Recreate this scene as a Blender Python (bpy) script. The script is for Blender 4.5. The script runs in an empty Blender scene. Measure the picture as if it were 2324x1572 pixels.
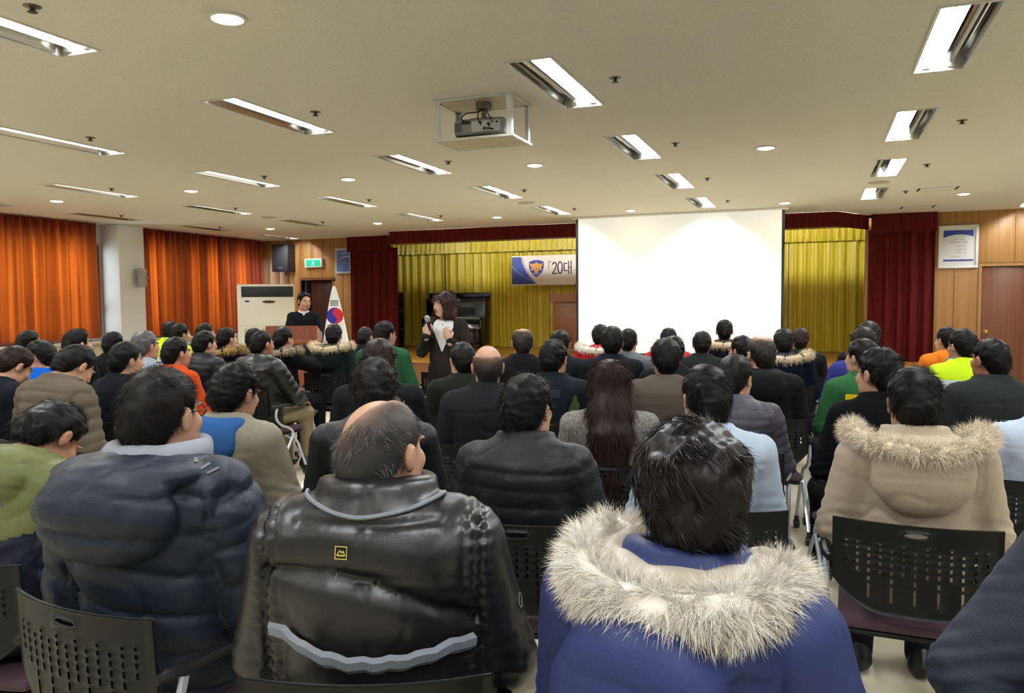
import bpy, bmesh, math, random
import numpy as np
from mathutils import Vector, Matrix

random.seed(7)
scene = bpy.context.scene
C = scene.collection
PI = math.pi

# ------------------------------------------------------------------ camera
ZC = 1.55
CEIL = 3.03
cam_d = bpy.data.cameras.new('camera')
cam_d.sensor_fit = 'HORIZONTAL'; cam_d.sensor_width = 36.0
cam_d.lens = 1779.3 * 36.0 / 2324.0
cam_d.clip_start = 0.05; cam_d.clip_end = 200
cam = bpy.data.objects.new('camera', cam_d); C.objects.link(cam)
_fw = Vector((-0.36380699, 0.92975012, -0.05664966)); _r = Vector((0.9313755, 0.36398104, -0.00758173)); _u = Vector((-0.01357028, 0.05552039, 0.99836533))
cam.matrix_world = Matrix(((_r.x, _u.x, -_fw.x, 0), (_r.y, _u.y, -_fw.y, 0), (_r.z, _u.z, -_fw.z, ZC), (0, 0, 0, 1)))
scene.camera = cam

# ------------------------------------------------------------------ world, exposure
w = bpy.data.worlds.new('overcast_sky'); scene.world = w; w.use_nodes = True
bg = w.node_tree.nodes['Background']; bg.inputs[0].default_value = (0.86, 0.93, 1.0, 1); bg.inputs[1].default_value = 5.0
scene.view_settings.view_transform = 'Standard'; scene.view_settings.look = 'None'
scene.view_settings.gamma = 1.0; scene.view_settings.exposure = 1.05
scene.view_settings.use_curve_mapping = False
scene.cycles.max_bounces = 4; scene.cycles.diffuse_bounces = 2; scene.cycles.glossy_bounces = 2
scene.cycles.transparent_max_bounces = 5; scene.cycles.sample_clamp_indirect = 6.0
scene.cycles.light_sampling_threshold = .05; scene.cycles.use_adaptive_sampling = True; scene.cycles.adaptive_threshold = .035; scene.cycles.use_denoising = True
scene.cycles.caustics_reflective = False; scene.cycles.caustics_refractive = False
TUBE = 130.0      # brightness of the fluorescent tubes
DOWN = 45.0      # brightness of the round downlights

# ------------------------------------------------------------------ materials
def lin(c):
    return tuple((v/255.0/12.92 if v/255.0 <= .04045 else ((v/255.0+.055)/1.055)**2.4) for v in c)
_M = {}
def mat(name, col, rough=.6, metal=0., bump=None, var=None, emit=None, sheen=0., spec=.5, coat=0.):
    """col sRGB 0-255; bump (scale, strength); var (scale, colour2, stretch xyz)"""
    if name in _M: return _M[name]
    m = bpy.data.materials.new(name); m.use_nodes = True
    nt = m.node_tree; b = nt.nodes['Principled BSDF']
    b.inputs['Base Color'].default_value = (*lin(col), 1); b.inputs['Roughness'].default_value = rough
    b.inputs['Metallic'].default_value = metal; b.inputs['Specular IOR Level'].default_value = spec
    if sheen: b.inputs['Sheen Weight'].default_value = sheen; b.inputs['Sheen Roughness'].default_value = .5
    if coat: b.inputs['Coat Weight'].default_value = coat; b.inputs['Coat Roughness'].default_value = .08
    if emit: b.inputs['Emission Color'].default_value = (*lin(emit[0]), 1); b.inputs['Emission Strength'].default_value = emit[1]
    tc = None
    if bump or var: tc = nt.nodes.new('ShaderNodeTexCoord')
    if var:
        mp = nt.nodes.new('ShaderNodeMapping'); mp.inputs['Scale'].default_value = var[2] if len(var) > 2 else (1, 1, 1)
        nz = nt.nodes.new('ShaderNodeTexNoise'); nz.inputs['Scale'].default_value = var[0]; nz.inputs['Detail'].default_value = 4
        mx = nt.nodes.new('ShaderNodeMix'); mx.data_type = 'RGBA'
        mx.inputs[6].default_value = (*lin(col), 1); mx.inputs[7].default_value = (*lin(var[1]), 1)
        rp = nt.nodes.new('ShaderNodeMapRange'); rp.inputs[1].default_value = .35; rp.inputs[2].default_value = .65
        nt.links.new(tc.outputs['Object'], mp.inputs[0]); nt.links.new(mp.outputs[0], nz.inputs['Vector'])
        nt.links.new(nz.outputs[0], rp.inputs[0]); nt.links.new(rp.outputs[0], mx.inputs[0]); nt.links.new(mx.outputs[2], b.inputs['Base Color'])
    if bump:
        nb = nt.nodes.new('ShaderNodeTexNoise'); nb.inputs['Scale'].default_value = bump[0]; nb.inputs['Detail'].default_value = 3
        bn = nt.nodes.new('ShaderNodeBump'); bn.inputs['Strength'].default_value = bump[1]; bn.inputs['Distance'].default_value = .01
        nt.links.new(tc.outputs['Object'], nb.inputs['Vector']); nt.links.new(nb.outputs[0], bn.inputs['Height']); nt.links.new(bn.outputs[0], b.inputs['Normal'])
    _M[name] = m
    return m
def emis(name, col, s):
    if name in _M: return _M[name]
    m = bpy.data.materials.new(name); m.use_nodes = True; nt = m.node_tree; nt.nodes.clear()
    e = nt.nodes.new('ShaderNodeEmission'); e.inputs[0].default_value = (*lin(col), 1); e.inputs[1].default_value = s
    o = nt.nodes.new('ShaderNodeOutputMaterial'); nt.links.new(e.outputs[0], o.inputs[0]); _M[name] = m
    return m
def strand_mat(name, c_root, c_tip, rough=.5, spec=.4, scalp=None):
    """fur / hair: the attribute fv (0 root .. 1 tip, with a shade per strand) blends two hair colours"""
    if name in _M: return _M[name]
    m = bpy.data.materials.new(name); m.use_nodes = True; nt = m.node_tree; b = nt.nodes['Principled BSDF']
    at = nt.nodes.new('ShaderNodeAttribute'); at.attribute_name = 'fv'
    mx = nt.nodes.new('ShaderNodeMix'); mx.data_type = 'RGBA'; mx.inputs[6].default_value = (*lin(c_root), 1); mx.inputs[7].default_value = (*lin(c_tip), 1)
    nt.links.new(at.outputs['Fac'], mx.inputs[0]); out = mx.outputs[2]
    if scalp:      # thinning hair: the scalp shows between the hairs
        a2 = nt.nodes.new('ShaderNodeAttribute'); a2.attribute_name = 'fs'; m2 = nt.nodes.new('ShaderNodeMix'); m2.data_type = 'RGBA'; m2.inputs[7].default_value = (*lin(scalp), 1)
        nt.links.new(a2.outputs['Fac'], m2.inputs[0]); nt.links.new(out, m2.inputs[6]); out = m2.outputs[2]
    nt.links.new(out, b.inputs['Base Color'])
    b.inputs['Roughness'].default_value = rough; b.inputs['Specular IOR Level'].default_value = spec
    _M[name] = m
    return m
def cloth_sheet(name, dif, trn, fac, rough=.8):
    """woven curtain cloth: part of the light is scattered back, part goes through"""
    m = bpy.data.materials.new(name); m.use_nodes = True; nt = m.node_tree; nt.nodes.clear()
    d = nt.nodes.new('ShaderNodeBsdfPrincipled'); d.inputs['Base Color'].default_value = (*lin(dif), 1); d.inputs['Roughness'].default_value = rough
    t = nt.nodes.new('ShaderNodeBsdfTranslucent'); t.inputs[0].default_value = (*lin(trn), 1)
    x = nt.nodes.new('ShaderNodeMixShader'); x.inputs[0].default_value = fac
    o = nt.nodes.new('ShaderNodeOutputMaterial')
    nt.links.new(d.outputs[0], x.inputs[1]); nt.links.new(t.outputs[0], x.inputs[2]); nt.links.new(x.outputs[0], o.inputs[0]); _M[name] = m
    return m
def wood(name, c1, c2, rough=.45, sc=(9, 9, .35), band=None):
    m = mat(name, c1, rough, var=(3.0, c2, sc), bump=None)
    return m

# ------------------------------------------------------------------ object helpers
def tag(o, label=None, cat=None, group=None, kind=None):
    if label: o['label'] = label
    if cat: o['category'] = cat
    if group: o['group'] = group
    if kind: o['kind'] = kind
    return o
def empty(name, loc=(0, 0, 0), rz=0.):
    o = bpy.data.objects.new(name, None); C.objects.link(o); o.location = loc; o.rotation_euler = (0, 0, rz); o.empty_display_size = .1
    return o
def link(name, me, parent=None, m=None, obj_mat=False):
    o = bpy.data.objects.new(name, me); C.objects.link(o)
    if parent is not None: o.parent = parent
    if m is not None:
        if not me.materials: me.materials.append(None if obj_mat else m)
        if obj_mat:
            o.material_slots[0].link = 'OBJECT'; o.material_slots[0].material = m
    return o
def np_mesh(name, V, F, smooth=True, mats=None, fmat=None, fv=None, fs=None):
    """V (n,3), F (m,4) quads or (m,3) tris (or a list of both)"""
    me = bpy.data.meshes.new(name)
    V = np.asarray(V, np.float32)
    Fs = F if isinstance(F, list) else [np.asarray(F)]
    Fs = [np.asarray(f, np.int32) for f in Fs if len(f)]
    lv = np.concatenate([f.ravel() for f in Fs]); tot = np.concatenate([np.full(len(f), f.shape[1], np.int32) for f in Fs])
    st = np.concatenate([[0], np.cumsum(tot)[:-1]]).astype(np.int32)
    me.vertices.add(len(V)); me.vertices.foreach_set('co', V.ravel())
    me.loops.add(len(lv)); me.loops.foreach_set('vertex_index', lv)
    me.polygons.add(len(tot)); me.polygons.foreach_set('loop_start', st); me.polygons.foreach_set('loop_total', tot)
    if smooth: me.polygons.foreach_set('use_smooth', np.ones(len(tot), bool))
    for m in (mats or []): me.materials.append(m)
    if fmat is not None: me.polygons.foreach_set('material_index', np.asarray(fmat, np.int32))
    if fv is not None:
        a = me.attributes.new('fv', 'FLOAT', 'POINT'); a.data.foreach_set('value', np.asarray(fv, np.float32))
    if fs is not None:
        a = me.attributes.new('fs', 'FLOAT', 'POINT'); a.data.foreach_set('value', np.asarray(fs, np.float32))
    me.update(calc_edges=True); me.validate()
    return me
class MB:
    """collects boxes, tubes, prisms ... and links them as one mesh"""
    def __init__(s): s.v = []; s.f = []; s.sm = []; s.mi = []; s.cur = 0
    def _add(s, vs, fs, smooth=False):
        o = len(s.v); s.v += [tuple(v) for v in vs]; s.f += [tuple(i+o for i in f) for f in fs]; s.sm += [smooth]*len(fs); s.mi += [s.cur]*len(fs); return s
    def box(s, x0, x1, y0, y1, z0, z1, bev=0.):
        if bev:
            bm = bmesh.new(); bmesh.ops.create_cube(bm, size=1)
            for v in bm.verts: v.co = Vector(((x0+x1)/2+v.co.x*(x1-x0), (y0+y1)/2+v.co.y*(y1-y0), (z0+z1)/2+v.co.z*(z1-z0)))
            bmesh.ops.bevel(bm, geom=list(bm.edges), offset=bev, segments=2, affect='EDGES', profile=.5)
            bm.verts.index_update(); vs = [v.co.copy() for v in bm.verts]; fs = [[v.index for v in f.verts] for f in bm.faces]; bm.free()
            return s._add(vs, fs, True)
        vs = [(x, y, z) for x in (x0, x1) for y in (y0, y1) for z in (z0, z1)]
        return s._add(vs, [(0, 1, 3, 2), (4, 6, 7, 5), (0, 4, 5, 1), (2, 3, 7, 6), (0, 2, 6, 4), (1, 5, 7, 3)])
    def quad(s, a, b, c, d): return s._add([a, b, c, d], [(0, 1, 2, 3)])
    def tube(s, pts, r, n=8, cap=True):
        pts = [Vector(p) for p in pts]; k = len(pts); rs = r if isinstance(r, (list, tuple)) else [r]*k
        vs = []; up = None
        for i, p in enumerate(pts):
            t = (pts[min(i+1, k-1)]-pts[max(i-1, 0)]).normalized()
            if up is None: up = Vector((0, 0, 1)) if abs(t.z) < .9 else Vector((1, 0, 0))
            a = t.cross(up)
            if a.length < 1e-5: a = t.cross(Vector((0, 1, 0)))
            a.normalize(); b = a.cross(t).normalized(); up = b
            for j in range(n):
                g = 2*PI*j/n; vs.append(p+(a*math.cos(g)+b*math.sin(g))*rs[i])
        fs = [(i*n+j, i*n+(j+1) % n, (i+1)*n+(j+1) % n, (i+1)*n+j) for i in range(k-1) for j in range(n)]
        if cap: fs += [tuple(range(n))[::-1], tuple((k-1)*n+j for j in range(n))]
        return s._add(vs, fs, True)
    def lathe(s, prof, c=(0, 0, 0), n=16, axis='z'):
        vs = []
        for (r, h) in prof:
            for j in range(n):
                g = 2*PI*j/n; x, y = r*math.cos(g), r*math.sin(g)
                p = (x, y, h) if axis == 'z' else ((x, h, y) if axis == 'y' else (h, x, y))
                vs.append((c[0]+p[0], c[1]+p[1], c[2]+p[2]))
        k = len(prof); fs = [(i*n+j, i*n+(j+1) % n, (i+1)*n+(j+1) % n, (i+1)*n+j) for i in range(k-1) for j in range(n)]
        fs += [tuple(range(n))[::-1], tuple((k-1)*n+j for j in range(n))]
        return s._add(vs, fs, True)
    def prism(s, poly, o, ux, uy, t):
        """flat polygon (2D points) at origin o along axes ux, uy, with thickness t along ux x uy"""
        ux = Vector(ux); uy = Vector(uy); nn = ux.cross(uy).normalized(); o = Vector(o); k = len(poly)
        a = [o+ux*p[0]+uy*p[1] for p in poly]; b = [p+nn*t for p in a]
        fs = [tuple(range(k))[::-1], tuple(range(k, 2*k))]+[(i, (i+1) % k, k+(i+1) % k, k+i) for i in range(k)]
        return s._add(a+b, fs)
    def stroke(s, pts, wd, o, ux, uy, t):
        """a drawn line of width wd, one bar per segment"""
        for (p, q) in zip(pts[:-1], pts[1:]):
            d = Vector((q[0]-p[0], q[1]-p[1])); l = d.length or 1e-6; d /= l; nrm = Vector((-d.y, d.x))*wd/2; e = d*wd*.35
            s.prism([(p[0]-e.x-nrm.x, p[1]-e.y-nrm.y), (q[0]+e.x-nrm.x, q[1]+e.y-nrm.y), (q[0]+e.x+nrm.x, q[1]+e.y+nrm.y), (p[0]-e.x+nrm.x, p[1]-e.y+nrm.y)], o, ux, uy, t)
        return s
    def mesh(s, name, mats):
        me = bpy.data.meshes.new(name); me.from_pydata([tuple(v) for v in s.v], [], s.f)
        me.polygons.foreach_set('use_smooth', s.sm)
        for m in mats if isinstance(mats, (list, tuple)) else [mats]: me.materials.append(m)
        me.polygons.foreach_set('material_index', s.mi)
        bm = bmesh.new(); bm.from_mesh(me); bmesh.ops.recalc_face_normals(bm, faces=bm.faces); bm.to_mesh(me); bm.free()
        try: me.set_sharp_from_angle(angle=math.radians(42))
        except Exception: pass
        return me
    def build(s, name, mats, parent=None, loc=None):
        o = link(name, s.mesh(name, mats), parent)
        if loc: o.location = loc
        return o
def struct(name, mb, m): return tag(mb.build(name, m), kind='structure')
def catmull(pts, k=6):
    P = [Vector(p) for p in pts]; P = [P[0]*2-P[1]]+P+[P[-1]*2-P[-2]]; out = []
    for i in range(1, len(P)-2):
        for j in range(k):
            t = j/k; a, b, c, d = P[i-1:i+3]
            out.append(.5*((2*b)+(c-a)*t+(2*a-5*b+4*c-d)*t*t+(3*b-a-3*c+d)*t**3))
    out.append(P[-2]); return out

# ------------------------------------------------------------------ implicit surfaces (bodies, clothes, hair)
def smin(a, b, k): h = np.clip(.5+.5*(b-a)/k, 0, 1); return b+(a-b)*h-k*h*(1-h)
def smax(a, b, k): return -smin(-a, -b, k)
def cone(P, a, b, ra, rb, sq=(1, 1, 1)):
    X, Y, Z = P; sx, sy, sz = sq
    ax, ay, az = a[0]*sx, a[1]*sy, a[2]*sz; dx, dy, dz = b[0]*sx-ax, b[1]*sy-ay, b[2]*sz-az
    L = dx*dx+dy*dy+dz*dz+1e-9
    px, py, pz = X*sx-ax, Y*sy-ay, Z*sz-az
    t = np.clip((px*dx+py*dy+pz*dz)/L, 0, 1)
    return (np.sqrt((px-t*dx)**2+(py-t*dy)**2+(pz-t*dz)**2)-(ra+(rb-ra)*t))/max(1., (max(sq)+min(sq))/2)
def ell(P, c, r):
    X, Y, Z = P; a, b, d = (X-c[0])/r[0], (Y-c[1])/r[1], (Z-c[2])/r[2]
    k0 = np.sqrt(a*a+b*b+d*d); k1 = np.sqrt((a/r[0])**2+(b/r[1])**2+(d/r[2])**2)+1e-6
    return k0*(k0-1)/k1
def axis(*segs):
    """grid line positions: (start, stop, step) pieces one after another"""
    out = []
    for (a, b, s) in segs: out.append(np.linspace(a, b, max(2, int(round((b-a)/s))+1))[:-1])
    out.append([segs[-1][1]]); return np.concatenate(out).astype(np.float32)
def nets(xs, ys, zs, fn, relax=1):
    V = fn((xs[:, None, None], ys[None, :, None], zs[None, None, :]))
    V = np.broadcast_to(V, (len(xs), len(ys), len(zs)))
    s = V < 0; nx, ny, nz = V.shape
    cnt = np.zeros((nx-1, ny-1, nz-1), np.int8)
    offs = [(i, j, k) for i in (0, 1) for j in (0, 1) for k in (0, 1)]
    for (i, j, k) in offs: cnt += s[i:nx-1+i, j:ny-1+j, k:nz-1+k]
    act = (cnt > 0) & (cnt < 8); I = np.argwhere(act); n = len(I)
    vid = np.full(act.shape, -1, np.int32); vid[act] = np.arange(n)
    v8 = np.stack([V[I[:, 0]+i, I[:, 1]+j, I[:, 2]+k] for (i, j, k) in offs], 1)
    p8 = np.stack([np.stack([xs[I[:, 0]+i], ys[I[:, 1]+j], zs[I[:, 2]+k]], -1) for (i, j, k) in offs], 1)
    acc = np.zeros((n, 3)); num = np.zeros(n)
    for a in range(8):
        for b in range(a+1, 8):
            if sum(abs(offs[a][q]-offs[b][q]) for q in range(3)) != 1: continue
            va, vb = v8[:, a], v8[:, b]; m = (va < 0) != (vb < 0)
            t = va[m]/(va[m]-vb[m]); acc[m] += p8[m, a]+t[:, None]*(p8[m, b]-p8[m, a]); num[m] += 1
    P = acc/num[:, None]; Q = []
    for ax in range(3):
        sa = np.moveaxis(s, ax, 0); va = np.moveaxis(vid, ax, 0)
        e = sa[:-1] != sa[1:]; e = e[:, 1:-1, 1:-1]; K = np.argwhere(e)
        i, j, k = K[:, 0], K[:, 1]+1, K[:, 2]+1
        q = np.stack([va[i, j-1, k-1], va[i, j, k-1], va[i, j, k], va[i, j-1, k]], 1)
        fl = sa[i, j, k] ^ (ax == 1); q[~fl] = q[~fl][:, ::-1]; Q.append(q)
    Q = np.concatenate(Q)
    for _ in range(relax):
        S = np.zeros_like(P); c = np.zeros(n)
        for a in range(4):
            b = (a+1) % 4; np.add.at(S, Q[:, a], P[Q[:, b]]); np.add.at(S, Q[:, b], P[Q[:, a]]); np.add.at(c, Q[:, a], 1); np.add.at(c, Q[:, b], 1)
        P = P*.5+.5*S/np.maximum(c, 1)[:, None]
    return P, Q
def vnormals(P, Q):
    n = np.cross(P[Q[:, 2]]-P[Q[:, 0]], P[Q[:, 3]]-P[Q[:, 1]]) if Q.shape[1] == 4 else np.cross(P[Q[:, 1]]-P[Q[:, 0]], P[Q[:, 2]]-P[Q[:, 0]])
    N = np.zeros_like(P)
    for a in range(Q.shape[1]): np.add.at(N, Q[:, a], n)
    return N/(np.linalg.norm(N, axis=1)[:, None]+1e-12)
def wob(P, freq, seed, stretch=(1, 1, 1)):
    """smooth pseudo noise in about -1..1"""
    g = np.random.default_rng(seed); out = np.zeros(len(P)); p = P*np.array(stretch)
    for k in range(7):
        d = g.normal(size=3); d /= np.linalg.norm(d); out += np.sin(p@d*freq*(.6+.25*k)+g.uniform(0, 6.28))
    return out/3.5
def sstep(a, b, x): t = np.clip((x-a)/(b-a), 0, 1); return t*t*(3-2*t)

# ================================================================== THE ROOM
m_tube = emis('lit_tube', (244, 249, 255), TUBE)
XL, XR, YB, YF = -12.45, 5.6, -4.6, 15.3      # window wall, right wall, rear wall, front wall
YS = 17.5                                     # rear of the stage
m_ceil = mat('ceiling_plaster', (234, 228, 210), .95, var=(90, (222, 216, 198)))
m_floor = mat('vinyl_floor', (214, 204, 176), .38, var=(5, (204, 194, 164)))
m_white = mat('white_paint', (246, 246, 242), .6)
m_plaster = mat('wall_plaster', (232, 232, 226), .85)
m_wood = wood('wall_veneer', (178, 130, 72), (154, 108, 56), .45, (12, 12, .25))
m_wood2 = wood('door_veneer', (128, 76, 44), (106, 60, 34), .4, (10, 10, .3))
m_wood3 = wood('lintel_veneer', (186, 138, 78), (168, 120, 64), .42, (10, 10, .3))
m_dark = mat('dark_gap', (22, 18, 16), .8)
m_stage = wood('stage_boards', (196, 140, 66), (178, 122, 52), .3, (.5, 9, 9))
m_black = mat('black_plastic', (20, 20, 21), .45)
m_blackg = mat('black_lacquer', (7, 7, 8), .22, spec=.3)
m_grey = mat('grey_metal', (150, 152, 152), .35, .7)
m_chrome = mat('chrome', (205, 208, 212), .22, 1.)
m_silver = mat('silver_tube', (196, 202, 212), .3, .45)
m_teal = mat('teal_frame', (46, 104, 112), .4)

b = MB(); b.box(XL-.2, XR+.2, YB-.2, YF, -.1, 0); struct('floor', b, m_floor)

# ---- ceiling with openings for the recessed lights
COLS = [3.09, .70, -1.68, -4.07, -6.46, -8.82, -11.19]
ROWS = [-1.9, .47, 2.84, 5.22, 7.59, 9.90, 12.20]
FW, FL = .29, 1.24
FIX = [(x, y) for x in COLS for y in ROWS]+[(-11.19, 14.33), (3.09, 14.33)]
xb = sorted({XL-.2, XR+.2, *[x+s*FW/2 for x in COLS for s in (-1, 1)]})
yb = sorted({YB-.2, YF+.02, *[y+s*FL/2 for y in ROWS+[14.33] for s in (-1, 1)]})
b = MB()
for i in range(len(xb)-1):
    for j in range(len(yb)-1):
        cx, cy = (xb[i]+xb[i+1])/2, (yb[j]+yb[j+1])/2
        if any(abs(cx-x) < .01 and abs(cy-y) < .01 for x, y in FIX): continue
        b.quad((xb[i], yb[j], CEIL), (xb[i+1], yb[j], CEIL), (xb[i+1], yb[j+1], CEIL), (xb[i], yb[j+1], CEIL))
b.box(XL-.2, XR+.2, YB-.2, YF+.02, CEIL+.16, CEIL+.26)
struct('ceiling', b, m_ceil)

# ---- walls
WZ0, WZ1 = .95, 2.66
WIN = [(4.2, 10.85), (11.47, 15.2)]
b = MB(); b.box(XL-.2, XL, YB-.2, WIN[0][0], 0, CEIL); b.box(XL-.2, XL, WIN[0][0], YF, 0, WZ0); b.box(XL-.2, XL, WIN[0][0], YF, WZ1, CEIL)
b.box(XL-.2, XL, WIN[0][1], WIN[1][0], WZ0, WZ1); b.box(XL-.2, XL, WIN[1][1], YF, WZ0, WZ1); struct('wall_left', b, m_plaster)
b = MB(); b.box(XL, -12.0, 10.87, 11.45, 0, CEIL, .012); struct('trim_1', b, m_white); bpy.data.objects['trim_1']['label'] = 'white square pillar between the two red window curtains'
b = MB(); b.box(XR, XR+.2, YB-.2, YF, 0, CEIL); struct('wall_right', b, m_plaster)
b = MB(); b.box(XL-.2, XR+.2, YB-.2, YB, 0, CEIL); struct('wall_back', b, m_plaster)
# front wall: veneered, left part with a doorway, right part with a door, the stage opening between
DX0, DX1, DZ = -11.24, -10.39, 2.09
RX0, RX1 = 2.56, 3.5
b = MB(); b.box(XL, DX0, YF, YF+.12, 0, CEIL); b.box(DX0, DX1, YF, YF+.12, DZ, CEIL); b.box(DX1, -8.85, YF, YF+.12, 0, CEIL)
b.box(.75, RX0-.03, YF, YF+.12, 0, CEIL); b.box(RX1, XR, YF, YF+.12, 0, CEIL); b.box(RX0-.03, RX1, YF, YF+.12, DZ, CEIL); b.box(RX0-.1, RX1+.1, YF+.121, YF+.2, -.1, DZ+.1)
wall_front = struct('wall_front', b, m_wood)
# vertical veneer boards, each a little proud or set back, with joints between them
random.seed(3)
shared = {}
def board(x0, x1, z0, z1, m=m_wood):
    t = .012+random.choice((0, .002, .004)); key = (round(x1-x0, 3), round(z1-z0, 3), t, m.name)
    if key not in shared:
        q = MB(); q.box(0, x1-x0-.006, -t, 0, 0, z1-z0, .002); shared[key] = q.mesh('veneer_board', m)
    o = link('veneer_board', shared[key], wall_front); o.location = (x0+.003, YF, z0)
def boards(x0, x1, z0, z1, n, m=m_wood):
    for i in range(n): board(x0+(x1-x0)*i/n, x0+(x1-x0)*(i+1)/n, z0, z1, m)
boards(-12.4, DX0-.05, 0, CEIL, 4); boards(DX0-.05, DX1+.05, DZ+.05, CEIL, 3); boards(DX1+.05, -9.85, 0, CEIL, 2)
boards(1.8, RX0-.06, 0, CEIL, 2); boards(RX0-.06, RX1+.06, DZ+.06, CEIL, 2, m_wood3); boards(RX1+.06, XR, 0, CEIL, 6)
# doorway left: dark frame, open leaf, dim corridor behind
d1 = tag(empty('door_1', (DX0, YF, 0)), 'dark brown doorway behind the podium', kind='structure')
b = MB(); wd = DX1-DX0
b.box(-.04, 0, -.03, .14, 0, DZ+.04); b.box(wd, wd+.04, -.03, .14, 0, DZ+.04); b.box(0, wd, -.03, .14, DZ, DZ+.04); b.build('door_frame', m_wood2, d1)
b = MB(); b.box(.2, wd-.005, .08, .12, .005, DZ-.005, .004); b.build('door_leaf', mat('dark_door', (62, 40, 30), .35, var=(3, (46, 29, 22), (8, 8, .3))), d1)
b = MB(); b.box(0, .03, .12, 1.2, 0, DZ); b.box(wd-.03, wd, .12, 1.2, 0, DZ); b.box(0, wd, 1.18, 1.2, 0, DZ); b.box(0, wd, .12, 1.2, DZ-.02, DZ); b.build('corridor_lining', mat('corridor_grey', (84, 86, 86), .7), d1)
# door right
d2 = tag(empty('door_2', (RX0, YF, 0)), 'reddish brown wooden door with a brass knob on the far right', kind='structure')
b = MB(); wd = RX1-RX0
b.box(-.05, 0, -.02, .13, 0, DZ+.05); b.box(wd, wd+.05, -.02, .13, 0, DZ+.05); b.box(0, wd, -.02, .13, DZ, DZ+.05); b.build('door_frame', m_wood, d2)
b = MB(); b.box(.004, wd-.004, .03, .075, .01, DZ-.004, .003); dl = b.build('door_leaf', m_wood2, d2)
b = MB(); b.lathe([(.012, 0), (.012, -.03), (.026, -.04), (.03, -.055), (.024, -.07), (.006, -.075)], (.085, .03, .99), 14, 'y'); b.lathe([(.032, .002), (.032, -.006), (.012, -.008)], (.085, .03, .99), 14, 'y')
b.build('door_knob', mat('brass', (212, 176, 84), .18, 1.), dl)

# ---- windows in the left wall
m_glass = bpy.data.materials.new('window_glass'); m_glass.use_nodes = True
nt = m_glass.node_tree; nt.nodes.clear(); tr = nt.nodes.new('ShaderNodeBsdfTransparent'); tr.inputs[0].default_value = (.93, .97, .96, 1)
gl = nt.nodes.new('ShaderNodeBsdfGlossy'); gl.inputs['Roughness'].default_value = .03; fr = nt.nodes.new('ShaderNodeFresnel'); fr.inputs[0].default_value = 1.45
ms = nt.nodes.new('ShaderNodeMixShader'); om = nt.nodes.new('ShaderNodeOutputMaterial')
nt.links.new(fr.outputs[0], ms.inputs[0]); nt.links.new(tr.outputs[0], ms.inputs[1]); nt.links.new(gl.outputs[0], ms.inputs[2]); nt.links.new(ms.outputs[0], om.inputs[0])
for wi, (y0, y1) in enumerate(WIN):
    wn = tag(empty('window_%d' % (wi+1), (XL-.1, y0, WZ0)), ('wide window behind the near red curtain', 'wide window behind the red curtain beyond the white pillar')[wi], kind='structure')
    n = max(2, round((y1-y0)/1.1)); L = y1-y0; Hh = WZ1-WZ0
    b = MB(); b.box(-.05, .05, 0, L, 0, .05); b.box(-.05, .05, 0, L, Hh-.05, Hh); b.box(-.05, .05, 0, .05, .05, Hh-.05); b.box(-.05, .05, L-.05, L, .05, Hh-.05); b.build('window_frame', m_teal, wn)
    b = MB(); b.box(-.035, .035, .05, L-.05, .5, .57); b.build('transom', m_teal, wn)
    for i in range(1, n):
        b = MB(); b.box(-.04, .04, L*i/n-.025, L*i/n+.025, .05, Hh-.05); b.build('mullion', m_teal, wn)
    for i in range(n):
        for (z0, z1) in ((.05, .5), (.57, Hh-.05)):
            b = MB(); b.box(-.003, .003, L*i/n+.03, L*(i+1)/n-.03, z0, z1); b.build('pane', m_glass, wn)

# ---- ledge (heater cover) under the windows
lg = tag(empty('heater_cover', (-12.2, 9.5, 0)), 'long beige heater cover under the window curtains', 'heater cover')
m_beige = mat('beige_enamel', (206, 196, 164), .5)
for (y0, y1) in ((4.2, 10.84), (11.48, 15.0)):
    n = round((y1-y0)/1.3)
    for i in range(n):
        a, c = y0+(y1-y0)*i/n+.004-9.5, y0+(y1-y0)*(i+1)/n-.004-9.5
        b = MB(); b.box(-.22, .2, a, c, .02, .84, .004); b.build('panel', m_beige, lg)
    b = MB(); b.box(-.24, .235, y0-9.5, y1-9.5, .845, .885, .005); b.build('ledge_top', m_beige, lg)
    b = MB(); b.box(.2, .225, y0-9.5, y1-9.5, .58, .64); b.build('wood_rail', mat('orange_rail', (190, 120, 60), .5), lg)

# ---- curtains
def curtain_mesh(name, L, z0, z1, amp, pitch, seed, m, rows=10, gather=0., per=9, flare=.3):
    g = np.random.default_rng(seed); n = max(20, int(L/pitch*per)); u = np.linspace(0, L, n)
    ph = np.cumsum(g.uniform(.6, 1.45, n)); ph = ph/ph[-1]*(L/pitch)*2*PI
    a = amp*(.45+.55*np.interp(u, np.linspace(0, L, 14), g.uniform(.3, 1.2, 14)))
    prof = a*(np.sin(ph)+.35*np.sin(2.1*ph+1.3)+.2*np.sin(.37*ph))
    V = []
    for r in range(rows+1):
        t = r/rows; k = 1+flare*(t-.5); z = z1+(z0-z1)*t
        sway = amp*.5*np.sin(u*1.7+seed)*t
        V.append(np.stack([u+gather*np.sin(ph*1.0)*t, prof*k+sway, np.full(n, z)], 1))
    V = np.concatenate(V); F = np.array([(r*n+i, r*n+i+1, (r+1)*n+i+1, (r+1)*n+i) for r in range(rows) for i in range(n-1)])
    return np_mesh(name, V, F, True, [m])
def hang(name, p0, p1, z0, z1, amp, pitch, seed, m, label=None, cat='curtain', parent=None, **k):
    d = Vector((p1[0]-p0[0], p1[1]-p0[1], 0)); me = curtain_mesh(name, d.length, z0, z1, amp, pitch, seed, m, **k)
    o = link(name, me, parent); o.location = (p0[0], p0[1], 0); o.rotation_euler = (0, 0, math.atan2(d.y, d.x))
    if label: tag(o, label, cat)
    return o
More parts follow.
